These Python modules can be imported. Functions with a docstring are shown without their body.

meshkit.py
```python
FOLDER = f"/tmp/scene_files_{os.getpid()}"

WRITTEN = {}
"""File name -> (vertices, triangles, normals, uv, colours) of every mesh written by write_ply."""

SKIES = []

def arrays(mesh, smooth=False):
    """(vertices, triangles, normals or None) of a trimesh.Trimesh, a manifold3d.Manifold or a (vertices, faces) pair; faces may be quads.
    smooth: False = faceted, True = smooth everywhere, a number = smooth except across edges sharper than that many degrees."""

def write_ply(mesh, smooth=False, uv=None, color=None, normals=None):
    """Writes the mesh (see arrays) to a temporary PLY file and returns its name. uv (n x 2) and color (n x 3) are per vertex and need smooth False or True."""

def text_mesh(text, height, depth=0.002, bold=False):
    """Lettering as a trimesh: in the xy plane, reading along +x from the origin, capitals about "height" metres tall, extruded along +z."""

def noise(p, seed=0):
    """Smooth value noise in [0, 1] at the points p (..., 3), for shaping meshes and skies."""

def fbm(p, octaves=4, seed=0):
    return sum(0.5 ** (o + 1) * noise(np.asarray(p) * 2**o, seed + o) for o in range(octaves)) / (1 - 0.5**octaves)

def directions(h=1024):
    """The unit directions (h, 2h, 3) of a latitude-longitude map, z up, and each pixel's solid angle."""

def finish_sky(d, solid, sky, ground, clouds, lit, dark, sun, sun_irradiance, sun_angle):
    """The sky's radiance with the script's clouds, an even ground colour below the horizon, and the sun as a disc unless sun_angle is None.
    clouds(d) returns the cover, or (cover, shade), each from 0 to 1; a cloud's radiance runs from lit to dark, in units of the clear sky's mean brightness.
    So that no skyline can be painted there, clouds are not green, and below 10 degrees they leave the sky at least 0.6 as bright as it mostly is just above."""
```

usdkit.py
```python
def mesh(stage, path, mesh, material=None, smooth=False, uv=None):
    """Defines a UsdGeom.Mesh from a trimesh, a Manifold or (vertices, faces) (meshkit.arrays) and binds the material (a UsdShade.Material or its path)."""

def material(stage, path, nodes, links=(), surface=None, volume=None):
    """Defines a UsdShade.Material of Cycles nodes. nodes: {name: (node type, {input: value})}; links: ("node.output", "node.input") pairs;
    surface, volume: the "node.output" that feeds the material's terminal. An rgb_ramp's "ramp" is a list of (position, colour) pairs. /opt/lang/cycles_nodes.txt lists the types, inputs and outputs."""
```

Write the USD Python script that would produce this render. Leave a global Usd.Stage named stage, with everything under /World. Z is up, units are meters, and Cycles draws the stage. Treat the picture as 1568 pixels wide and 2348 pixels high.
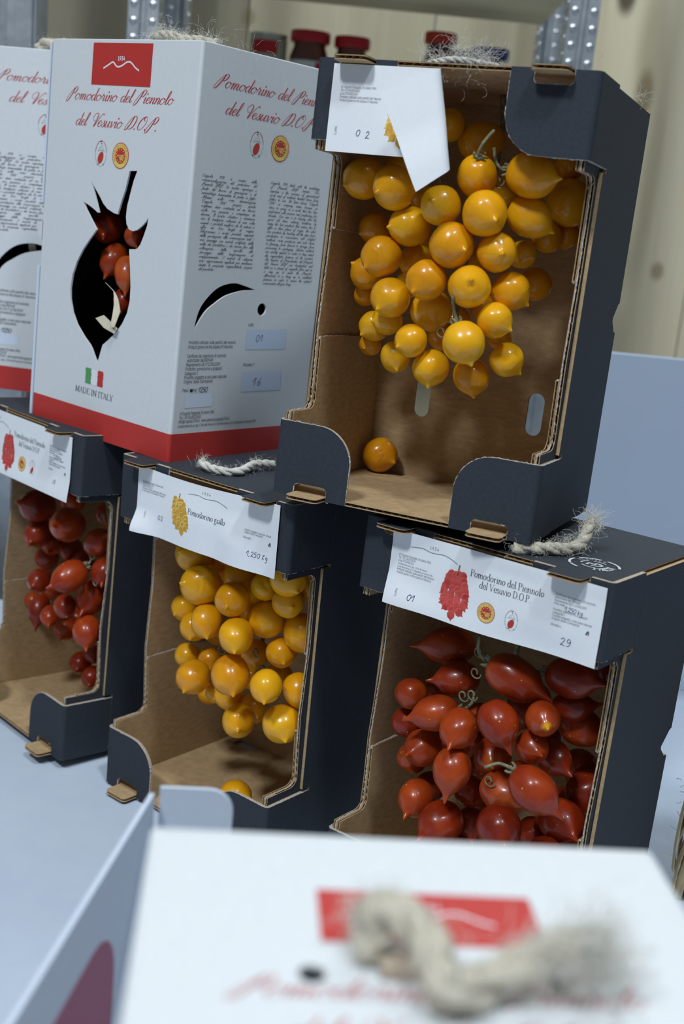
import math, random, numpy as np, trimesh, shapely, usdkit, meshkit
from shapely.geometry import Polygon, Point, LineString, box as sbox
from shapely import affinity
from scipy.interpolate import PchipInterpolator
from pxr import Usd, UsdGeom, UsdLux, UsdShade, Gf, Sdf, Vt

stage = Usd.Stage.CreateInMemory()
UsdGeom.SetStageUpAxis(stage, 'Z'); UsdGeom.SetStageMetersPerUnit(stage, 1.0)
UsdGeom.Xform.Define(stage, '/World'); UsdGeom.Scope.Define(stage, '/World/Looks')
rng = random.Random(7); nrg = np.random.default_rng(7)

# ------------------------------------------------------------------ camera, lights, exposure
F_PX, PITCH, ROLL, CAM_Z = 2766.19, 0.25752, 0.09724, 0.52826
cp, sp, cr, sr = math.cos(PITCH), math.sin(PITCH), math.cos(ROLL), math.sin(ROLL)
fwd = np.array([0, cp, -sp]); rt0 = np.array([1, 0, 0]); up0 = np.array([0, sp, cp])
rt = cr * rt0 + sr * up0; up = -sr * rt0 + cr * up0
cam = UsdGeom.Camera.Define(stage, '/World/camera')
M4 = Gf.Matrix4d(*rt, 0, *up, 0, *(-fwd), 0, 0, 0, CAM_Z, 1)
cam.AddTransformOp().Set(M4)
cam.CreateHorizontalApertureAttr(24.0); cam.CreateVerticalApertureAttr(24.0 * 2348 / 1568)
cam.CreateFocalLengthAttr(24.0 * F_PX / 1568)
cam.CreateFStopAttr(6.6); cam.CreateFocusDistanceAttr(0.89)
cam.CreateClippingRangeAttr((0.02, 100.0))
cam.CreateExposureAttr(0.0)

K_DOME, K_KEY, K_SIDE, K_PANEL, K_BACK = 0.042, 118.0, 120.0, 0.55, 24.0
dome = UsdLux.DomeLight.Define(stage, '/World/hall_light')
dome.CreateColorAttr(Gf.Vec3f(0.80, 0.91, 1.0)); dome.CreateIntensityAttr(K_DOME)
def spot(name, pos, target, radius, power, color):
    l = UsdLux.DiskLight.Define(stage, '/World/' + name)
    z = np.array(pos, float) - np.array(target, float); z /= np.linalg.norm(z)
    x = np.cross([0, 0, 1], z); x /= np.linalg.norm(x); y = np.cross(z, x)
    l.AddTransformOp().Set(Gf.Matrix4d(*x, 0, *y, 0, *z, 0, *pos, 1))
    l.CreateRadiusAttr(radius); l.CreateIntensityAttr(power); l.CreateColorAttr(Gf.Vec3f(*color))
    return l
spot('ceiling_lamp', (-1.16, -1.00, 3.15), (0.0, 0.9, 0.3), 0.24, K_KEY, (0.92, 0.97, 1.0))
spot('ceiling_lamp_001', (0.70, -0.80, 3.60), (0.0, 0.9, 0.3), 0.20, K_SIDE, (0.85, 0.94, 1.0))
pl = UsdLux.RectLight.Define(stage, '/World/ceiling_panel_lamp'); pl.CreateWidthAttr(2.6); pl.CreateHeightAttr(1.8)  # unseen overhead panel, added as soft fill for upward faces
pl.AddTranslateOp().Set((-0.1, 0.25, 2.7)); pl.CreateIntensityAttr(K_PANEL); pl.CreateColorAttr(Gf.Vec3f(0.84, 0.93, 1.0))
pl2 = UsdLux.RectLight.Define(stage, '/World/ceiling_panel_lamp_001'); pl2.CreateWidthAttr(1.4); pl2.CreateHeightAttr(.2)  # unseen strip near the planks, added to brighten the wall and rack
pl2.AddTranslateOp().Set((0.55, 2.03, 2.3)); pl2.CreateIntensityAttr(K_BACK); pl2.CreateColorAttr(Gf.Vec3f(0.88, 0.95, 1.0))

# ------------------------------------------------------------------ materials
LK = '/World/Looks/'
def srgb(r, g, b):
    f = lambda c: (c / 255 / 12.92) if c / 255 < .04045 else ((c / 255 + .055) / 1.055) ** 2.4
    return (f(r), f(g), f(b))
def plain(name, col, rough=.7, spec=.4, **kw):
    return usdkit.material(stage, LK + name, {'p': ('principled_bsdf', dict(base_color=col, roughness=rough, specular_ior_level=spec, **kw))}, surface='p.BSDF')
def noisy(name, c1, c2, scale=300, rough=.75, spec=.3, bump=0.0, bscale=900, detail=4, stretch=(1, 1, 1), bdist=.0004, c3=None, **kw):
    ramp = [(.3, c1), (.7, c2)] if c3 is None else [(.25, c1), (.55, c2), (.75, c3)]
    n = {'g': ('texture_coordinate', {}), 'm': ('mapping', {'scale': stretch}), 'n': ('noise_texture', {'scale': scale, 'detail': detail, 'roughness': .6}),
         'r': ('rgb_ramp', {'ramp': ramp}), 'p': ('principled_bsdf', dict(roughness=rough, specular_ior_level=spec, **kw))}
    l = [('g.object', 'm.vector'), ('m.vector', 'n.vector'), ('n.fac', 'r.fac'), ('r.color', 'p.base_color')]
    if bump:
        n['bn'] = ('noise_texture', {'scale': bscale, 'detail': 3}); n['b'] = ('bump', {'strength': bump, 'distance': bdist})
        l += [('m.vector', 'bn.vector'), ('bn.fac', 'b.height'), ('b.normal', 'p.normal')]
    return usdkit.material(stage, LK + name, n, l, surface='p.BSDF')
MT = {}
MT['dark_paper'] = noisy('dark_paper', (.030, .036, .047), (.039, .046, .060), 420, .70, .22, .12, 1500)
MT['kraft'] = noisy('kraft', (.39, .27, .145), (.52, .365, .205), 120, .85, .2, .15, 700, stretch=(1, 1, 3))
MT['kraft_edge'] = noisy('kraft_edge', (.34, .26, .18), (.60, .52, .43), 900, .9, .2)
MT['cut_edge'] = noisy('cut_edge', (.30, .27, .24), (.70, .68, .66), 1400, .9, .2)
MT['white_card'] = noisy('white_card', (.665, .70, .73), (.70, .73, .76), 250, .55, .35, .05, 900)
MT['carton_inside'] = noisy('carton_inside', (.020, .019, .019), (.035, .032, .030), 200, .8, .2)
MT['label_paper'] = noisy('label_paper', (.83, .87, .92), (.86, .89, .94), 300, .6, .3, .04, 500, thin_wall=False)
MT['red_ink'] = noisy('red_ink', (.49, .035, .032), (.53, .045, .038), 500, .5, .35)
MT['red_text'] = plain('red_text', (.50, .055, .055), .6)
MT['white_ink'] = plain('white_ink', (.80, .80, .86), .6)
MT['stamp_ink'] = plain('stamp_ink', (.62, .66, .72), .7)
MT['black_ink'] = plain('black_ink', (.035, .04, .055), .6)
MT['grey_ink'] = plain('grey_ink', (.16, .17, .20), .6)
MT['pen_ink'] = plain('pen_ink', (.035, .045, .16), .5)
MT['green_ink'] = plain('green_ink', (.10, .33, .12), .6)
MT['teal_ink'] = plain('teal_ink', (.16, .30, .28), .6)
MT['pale_teal'] = plain('pale_teal', (.38, .55, .52), .6)
MT['seal_yellow'] = plain('seal_yellow', (.78, .62, .16), .6)
MT['seal_red'] = plain('seal_red', (.50, .045, .035), .6)
MT['sticker'] = plain('sticker', (.56, .66, .82), .6)
MT['sticker_white'] = plain('sticker_white', (.68, .76, .90), .5)
MT['print_red'] = noisy('print_red', (.42, .03, .03), (.66, .10, .085), 160, .6)
MT['print_red_light'] = plain('print_red_light', (.66, .10, .085), .6)
MT['print_yellow'] = noisy('print_yellow', (.52, .25, .03), (.74, .45, .07), 260, .6)
MT['print_yellow_light'] = plain('print_yellow_light', (.84, .60, .16), .6)
MT['print_stem'] = plain('print_stem', (.30, .18, .08), .7)
MT['twine'] = noisy('twine', (.40, .36, .28), (.66, .62, .53), 500, .95, .1)
MT['twine_pale'] = plain('twine_pale', (.66, .65, .60), .9, .1)
MT['stem'] = noisy('stem', (.12, .12, .07), (.32, .31, .20), 300, .85, .2)
MT['straw'] = noisy('straw', (.30, .23, .13), (.62, .52, .33), 60, .8, .2, stretch=(1, 1, .2))
MT['shaving_dull'] = noisy('shaving_dull', (.34, .29, .19), (.56, .50, .36), 60, .8, .2, stretch=(1, 1, .2))
MT['shaving'] = noisy('shaving', (.56, .50, .38), (.70, .66, .54), 60, .8, .2)
MT['cloth'] = noisy('cloth', (.50, .585, .715), (.535, .615, .735), 30, .85, .25, .08, 2500, bdist=.0002)
MT['steel'] = noisy('steel', (.36, .40, .45), (.52, .56, .60), 45, .42, .5, metallic=.75)
MT['steel_stud'] = plain('steel_stud', (.66, .70, .75), .28, .5, metallic=.9)
MT['steel_dark'] = plain('steel_dark', (.03, .035, .045), .6)
MT['shelf_board'] = noisy('shelf_board', (.46, .45, .37), (.54, .53, .44), 14, .7, .3, stretch=(.2, 1, 4))
MT['lid_red'] = plain('lid_red', (.38, .012, .02), .35)
MT['lid_orange'] = plain('lid_orange', (.42, .035, .015), .35)
MT['lid_blue'] = plain('lid_blue', (.006, .025, .17), .35)
MT['tin'] = plain('tin', (.42, .44, .42), .35, metallic=.6)
MT['tin_label'] = noisy('tin_label', (.30, .31, .27), (.40, .40, .36), 20, .6)
MT['jar_label'] = plain('jar_label', (.50, .55, .62), .6)
MT['board'] = noisy('board', (.35, .42, .53), (.365, .435, .545), 6, .7, .25)
MT['floor'] = noisy('floor', (.16, .16, .17), (.19, .19, .20), 5, .6, .3)
MT['table'] = plain('table', (.45, .46, .48), .5)
MT['grey_board'] = noisy('grey_board', (.54, .61, .72), (.57, .64, .75), 200, .8, .2)
MT['carton_print'] = plain('carton_print', (.36, .13, .20), .8)

def jar_mat():
    return usdkit.material(stage, LK + 'sauce_jar', {'n': ('noise_texture', {'scale': 40, 'detail': 3}), 'g': ('texture_coordinate', {}),
        'r': ('rgb_ramp', {'ramp': [(.3, (.045, .008, .004)), (.7, (.12, .020, .010))]}),
        'p': ('principled_bsdf', {'roughness': .35, 'coat_weight': 1.0, 'coat_roughness': .04})},
        [('g.object', 'n.vector'), ('n.fac', 'r.fac'), ('r.color', 'p.base_color')], surface='p.BSDF')
MT['sauce_jar'] = jar_mat()

def tomato_mat(name, cols, tip=None, rough=.30, coat=.42, flecks=0.0, bumpy=0.0):
    """skin colour varies over the fruit (object space) and from fruit to fruit; the tip end may be of another hue"""
    n = {'g': ('texture_coordinate', {}), 'o': ('object_info', {}), 'n': ('noise_texture', {'scale': 42, 'detail': 3, 'roughness': .55}),
         'a': ('math', {'math_type': 'multiply_add', 'value2': .55, 'value3': -.27}), 's': ('math', {'math_type': 'add', 'use_clamp': True}),
         'r': ('rgb_ramp', {'ramp': [(.15, cols[0]), (.5, cols[1]), (.85, cols[2])]}),
         'bn': ('noise_texture', {'scale': 900, 'detail': 2}), 'b': ('bump', {'strength': .05 + bumpy, 'distance': .0005}),
         'p': ('principled_bsdf', {'roughness': rough, 'coat_weight': coat, 'coat_roughness': .12, 'specular_ior_level': .32, 'subsurface_weight': .12, 'subsurface_radius': (1, .35, .1), 'subsurface_scale': .004})}
    l = [('g.object', 'n.vector'), ('o.random', 'a.value1'), ('n.fac', 's.value1'), ('a.value', 's.value2'), ('s.value', 'r.fac'),
         ('g.object', 'bn.vector'), ('bn.fac', 'b.height'), ('b.normal', 'p.normal')]
    src = 'r.color'
    if tip is not None:   # local z runs along the fruit from stem end (-) to tip (+)
        n.update({'x': ('separate_xyz', {}), 'k': ('map_range', {'from_min': tip[1], 'from_max': tip[2], 'clamp': True}), 'tm': ('mix_color', {'b': tip[0]})})
        l += [('g.object', 'x.vector'), ('x.z', 'k.value'), ('k.result', 'tm.fac'), (src, 'tm.a')]; src = 'tm.result'
    if flecks:
        n.update({'v': ('voronoi_texture', {'scale': 210}), 'vk': ('math', {'math_type': 'less_than', 'value2': .13}), 'vn': ('noise_texture', {'scale': 90, 'detail': 1}), 'vm': ('math', {'math_type': 'greater_than', 'value2': .645 - flecks * .14}),
                  'vx': ('math', {'math_type': 'multiply'}), 'fm': ('mix_color', {'b': (.50, .33, .20)})})
        l += [('g.object', 'v.vector'), ('v.distance', 'vk.value1'), ('g.object', 'vn.vector'), ('vn.fac', 'vm.value1'), ('vk.value', 'vx.value1'), ('vm.value', 'vx.value2'), ('vx.value', 'fm.fac'), (src, 'fm.a')]; src = 'fm.result'
    l.append((src, 'p.base_color'))
    return usdkit.material(stage, LK + name, n, l, surface='p.BSDF')
YC = [(.66, .25, .003), (.80, .355, .004), (.86, .44, .008)]
RC = [(.15, .011, .003), (.265, .024, .004), (.40, .056, .007)]
MT['tom_y'] = tomato_mat('yellow_skin', YC)
MT['tom_yb'] = tomato_mat('yellow_skin_blistered', YC, bumpy=.1)
MT['tom_r'] = tomato_mat('red_skin', RC, rough=.33, coat=.25, flecks=.10)
MT['tom_rs'] = tomato_mat('red_skin_flecked', RC, rough=.33, coat=.25, flecks=.6)
MT['tom_ro'] = tomato_mat('red_skin_orange', [(.34, .04, .008), (.50, .10, .012), (.60, .17, .015)], rough=.34)
MT['tom_ry'] = tomato_mat('red_skin_yellow_tip', RC, tip=((.75, .33, .015), .0135, .0160), rough=.34)
MT['tom_rt'] = tomato_mat('red_skin_orange_tip', RC, tip=((.56, .12, .012), .012, .0165), rough=.34)

def wood_wall(name='pine_wall', tone=1.0):
    n = {'g': ('geometry', {}), 'o': ('object_info', {}), 'm': ('mapping', {'scale': (7, 7, .55)}), 'n': ('noise_texture', {'scale': 2.2, 'detail': 5, 'distortion': .8}),
         'r': ('rgb_ramp', {'ramp': [(.25, (.51 * tone, .455 * tone, .32 * tone)), (.5, (.59 * tone, .535 * tone, .385 * tone)), (.75, (.64 * tone, .59 * tone, .44 * tone))]}),
         'm2': ('mapping', {'scale': (60, 60, 1.2)}), 'n2': ('noise_texture', {'scale': 3, 'detail': 3}), 'gm': ('mix_color', {'blend_type': 'multiply', 'fac': .16}),
         'p': ('principled_bsdf', {'roughness': .6, 'specular_ior_level': .3})}
    l = [('g.position', 'm.vector'), ('m.vector', 'n.vector'), ('n.fac', 'r.fac'), ('g.position', 'm2.vector'), ('m2.vector', 'n2.vector'), ('r.color', 'gm.a'), ('n2.color', 'gm.b')]
    src = 'gm.result'
    for k, (x, z, sx, sz, s, col) in enumerate([(.385, .885, .022, .042, .9, (.055, .035, .02)), (.437, .735, .020, .055, .7, (.17, .11, .045)), (.505, .448, .016, .022, .6, (.20, .14, .06)), (.44, .80, .035, .16, .35, (.25, .19, .08)), (.47, .60, .02, .22, .22, (.22, .16, .07)), (-.235, .795, .016, .02, .5, (.17, .12, .05)), (.36, .40, .03, .2, .25, (.24, .18, .07))]):
        n[f'km{k}'] = ('mapping', {'location': (-x / sx, 0, -z / sz), 'scale': (1 / sx, 0, 1 / sz)}); n[f'kl{k}'] = ('vector_math', {'math_type': 'length'})
        n[f'kr{k}'] = ('map_range', {'range_type': 'smoothstep', 'from_min': .35, 'from_max': 1.0, 'to_min': s, 'to_max': 0, 'clamp': True}); n[f'kx{k}'] = ('mix_color', {'b': col})
        l += [('g.position', f'km{k}.vector'), (f'km{k}.vector', f'kl{k}.vector1'), (f'kl{k}.value', f'kr{k}.value'), (f'kr{k}.result', f'kx{k}.fac'), (src, f'kx{k}.a')]; src = f'kx{k}.result'
    l.append((src, 'p.base_color'))
    return usdkit.material(stage, LK + name, n, l, surface='p.BSDF')
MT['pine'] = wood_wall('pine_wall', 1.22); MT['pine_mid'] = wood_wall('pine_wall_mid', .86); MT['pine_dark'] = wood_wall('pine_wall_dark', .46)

# ------------------------------------------------------------------ prim helpers
_cnt = {}
def uniq(parent, name):
    k = parent + '/' + name; c = _cnt.get(k, 0); _cnt[k] = c + 1
    return k if c == 0 else f'{k}_{c:03d}'
def tag(p, label=None, cat=None, group=None, kind=None):
    for k, v in (('label', label), ('category', cat), ('group', group), ('kind', kind)):
        if v: p.SetCustomDataByKey(k, v)
    return p
def gmat(R, t):
    return Gf.Matrix4d(*[float(x) for x in R[:, 0]], 0, *[float(x) for x in R[:, 1]], 0, *[float(x) for x in R[:, 2]], 0, *[float(x) for x in t], 1)
def thing(name, label, cat, R=None, t=(0, 0, 0), group=None, kind=None):
    x = UsdGeom.Xform.Define(stage, uniq('/World', name))
    x.AddTransformOp().Set(gmat(np.eye(3) if R is None else R, t))
    return tag(x.GetPrim(), label, cat, group, kind)
def part(parent, name, mesh, mat, smooth=False, label=None, kind=None):
    base = '/World' if parent is None else str(parent.GetPath())
    p = usdkit.mesh(stage, uniq(base, name), mesh, MT[mat], smooth=smooth).GetPrim()
    return tag(p, label, None, None, kind)
def pose(x, y, z, a, rx=0, ry=0):
    c, s = math.cos(a), math.sin(a)
    A = np.array([[c, -s, 0], [s, c, 0], [0, 0, 1]])
    X = np.array([[1, 0, 0], [0, math.cos(rx), -math.sin(rx)], [0, math.sin(rx), math.cos(rx)]])
    Y = np.array([[math.cos(ry), 0, math.sin(ry)], [0, 1, 0], [-math.sin(ry), 0, math.cos(ry)]])
    return A @ Y @ X, np.array([x, y, z])
def curves(parent, name, lines, width, mat, kind='stuff'):
    c = UsdGeom.BasisCurves.Define(stage, uniq(str(parent.GetPath()), name))
    c.CreateTypeAttr('linear'); c.CreateCurveVertexCountsAttr([len(l) for l in lines])
    pts = np.vstack(lines).astype(np.float32)
    c.CreatePointsAttr(Vt.Vec3fArray.FromNumpy(pts)); c.CreateWidthsAttr(Vt.FloatArray.FromNumpy(np.full(len(pts), width, np.float32)))
    c.SetWidthsInterpolation('vertex')
    UsdShade.MaterialBindingAPI.Apply(c.GetPrim()).Bind(MT[mat])
    return tag(c.GetPrim(), None, None, None, kind)

# ------------------------------------------------------------------ mesh helpers
def cat(ms):
    ms = [m for m in ms if m is not None and len(m.faces)]
    return trimesh.util.concatenate(ms)
def rect(x0, y0, x1, y1): return sbox(min(x0, x1), min(y0, y1), max(x0, x1), max(y0, y1))
def rrect(x0, y0, x1, y1, r): return rect(x0 + r, y0 + r, x1 - r, y1 - r).buffer(r, quad_segs=6)
def _tri2(poly, cuts):
    V, F, k = [], [], 0
    bnd = poly.bounds; lines = [-1e9] + sorted(cuts) + [1e9]
    for lo, hi in zip(lines[:-1], lines[1:]):
        if hi < bnd[0] or lo > bnd[2]: continue
        g0 = poly if len(lines) == 2 else poly.intersection(sbox(max(lo, bnd[0] - 1), bnd[1] - 1, min(hi, bnd[2] + 1), bnd[3] + 1))
        for g in getattr(g0, 'geoms', [g0]):
            if g.is_empty or g.geom_type != 'Polygon' or g.area < 1e-10: continue
            v, f = trimesh.creation.triangulate_polygon(g, engine='earcut'); V.append(np.asarray(v)[:, :2]); F.append(np.asarray(f) + k); k += len(v)
    V, F = np.vstack(V), np.vstack(F)
    q = np.round(V * 1e6).astype(np.int64); _, first, inv = np.unique(q, axis=0, return_index=True, return_inverse=True); inv = inv.reshape(-1)
    V, F = V[first], inv[F]; F = F[(F[:, 0] != F[:, 1]) & (F[:, 1] != F[:, 2]) & (F[:, 2] != F[:, 0])]
    return V, F
def sheet(poly, w0, w1, fmap=None, res=None, cuts=()):
    """a plate: polygon in (u, v), from w0 to w1 across it, cut at the fold lines and small enough to bend, then mapped to space"""
    V, F = _tri2(poly, cuts)
    if res:
        v3, F = trimesh.remesh.subdivide_to_size(np.column_stack([V, np.zeros(len(V))]), F, res, max_iter=14)
        q = np.round(v3[:, :2] * 1e7).astype(np.int64); _, first, inv = np.unique(q, axis=0, return_index=True, return_inverse=True); V, F = v3[first][:, :2], inv.reshape(-1)[F]
    A, B, C = V[F[:, 0]], V[F[:, 1]], V[F[:, 2]]
    neg = ((B - A)[:, 0] * (C - A)[:, 1] - (B - A)[:, 1] * (C - A)[:, 0]) < 0; F = F.copy(); F[neg] = F[neg][:, ::-1]
    n = len(V); E = np.vstack([F[:, [0, 1]], F[:, [1, 2]], F[:, [2, 0]]]); key = np.sort(E, 1); _, idx, cnt = np.unique(key, axis=0, return_index=True, return_counts=True); bd_ = E[idx[cnt == 1]]
    walls = np.vstack([np.column_stack([bd_[:, 1] , bd_[:, 0], bd_[:, 0] + n]), np.column_stack([bd_[:, 1], bd_[:, 0] + n, bd_[:, 1] + n])])
    F3 = np.vstack([F + n, F[:, ::-1], walls[:, ::-1]]); P = np.vstack([np.column_stack([V, np.full(n, w0)]), np.column_stack([V, np.full(n, w1)])])
    if fmap is not None: P = np.stack(fmap(P[:, 0], P[:, 1], P[:, 2]), 1)
    m = trimesh.Trimesh(P, F3, process=False)
    if m.volume < 0: m.invert()
    return m
def flat(vf, w, fmap):
    v, f = vf
    p = np.stack(fmap(v[:, 0], v[:, 1], np.full(len(v), w)), 1)
    return trimesh.Trimesh(p, f, process=False)
def tube(path, r, n=7, closed_ends=True):
    P = np.asarray(path, float); N = len(P); r = np.broadcast_to(r, N)
    T = np.gradient(P, axis=0); T /= np.linalg.norm(T, axis=1, keepdims=True) + 1e-12
    a = np.cross(T[0], [0, 0, 1.]); a = a if np.linalg.norm(a) > .1 else np.cross(T[0], [1., 0, 0]); a /= np.linalg.norm(a)
    V = []
    for i in range(N):
        a = a - T[i] * (a @ T[i]); a /= np.linalg.norm(a); b = np.cross(T[i], a)
        th = np.arange(n) * 2 * np.pi / n
        V.append(P[i] + r[i] * (np.cos(th)[:, None] * a + np.sin(th)[:, None] * b))
    V = np.vstack(V + [P[:1], P[-1:]]); F = []
    for i in range(N - 1):
        for k in range(n):
            p, q = i * n + k, i * n + (k + 1) % n; F += [(p, q, q + n), (p, q + n, p + n)]
    for k in range(n):
        F += [(N * n, (k + 1) % n, k), (N * n + 1, (N - 1) * n + k, (N - 1) * n + (k + 1) % n)]
    return trimesh.Trimesh(V, F, process=False)
def smooth_path(pts, n=40):
    P = np.asarray(pts, float); Q = np.vstack([2 * P[0] - P[1], P, 2 * P[-1] - P[-2]]); out = []
    k = max(2, n // (len(P) - 1))
    for i in range(1, len(Q) - 2):
        t = np.linspace(0, 1, k, endpoint=False)[:, None]
        out.append(.5 * ((2 * Q[i]) + (Q[i + 1] - Q[i - 1]) * t + (2 * Q[i - 1] - 5 * Q[i] + 4 * Q[i + 1] - Q[i + 2]) * t ** 2 + (3 * Q[i] - Q[i - 1] - 3 * Q[i + 1] + Q[i + 2]) * t ** 3))
    return np.vstack(out + [P[-1:]])
def lathe(prof, n=32):
    return trimesh.creation.revolve(np.asarray(prof, float), sections=n)
def bx(x0, x1, y0, y1, z0, z1):
    m = trimesh.creation.box((x1 - x0, y1 - y0, z1 - z0)); m.apply_translation(((x0 + x1) / 2, (y0 + y1) / 2, (z0 + z1) / 2)); return m

# ------------------------------------------------------------------ flat print: 2-D meshes (vertices, faces)
def join2(l):
    V, F, k = [], [], 0
    for v, f in l:
        V.append(v); F.append(np.asarray(f) + k); k += len(v)
    return np.vstack(V), np.vstack(F)
def put(vf, x, y, s=1.0, a=0.0, sx=1.0):
    v = vf[0] * s * np.array([sx, 1]); c, q = math.cos(a), math.sin(a)
    return np.stack([x + c * v[:, 0] - q * v[:, 1], y + q * v[:, 0] + c * v[:, 1]], 1), vf[1]
def fill(poly):
    out = []
    for g in getattr(poly, 'geoms', [poly]):
        if g.geom_type == 'Polygon' and not g.is_empty: out.append(trimesh.creation.triangulate_polygon(g, engine='earcut'))
    return join2([(np.asarray(v), np.asarray(f)) for v, f in out])
def ribbon(P, w):
    P = np.asarray(P, float); T = np.gradient(P, axis=0); T /= np.linalg.norm(T, axis=1, keepdims=True) + 1e-12
    N = np.stack([-T[:, 1], T[:, 0]], 1); w = np.broadcast_to(w, len(P))[:, None] / 2
    V = np.vstack([P + N * w, P - N * w]); n = len(P); i = np.arange(n - 1)
    return V, np.vstack([np.stack([i, i + n, i + n + 1], 1), np.stack([i, i + n + 1, i + 1], 1)])
def arc(cx, cy, rx, ry, a0, a1, n=24):
    t = np.radians(np.linspace(a0, a1, n)); return np.stack([cx + rx * np.cos(t), cy + ry * np.sin(t)], 1)
def pts(s): return [tuple(float(q) for q in p.split(',')) for p in s.split()]
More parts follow.
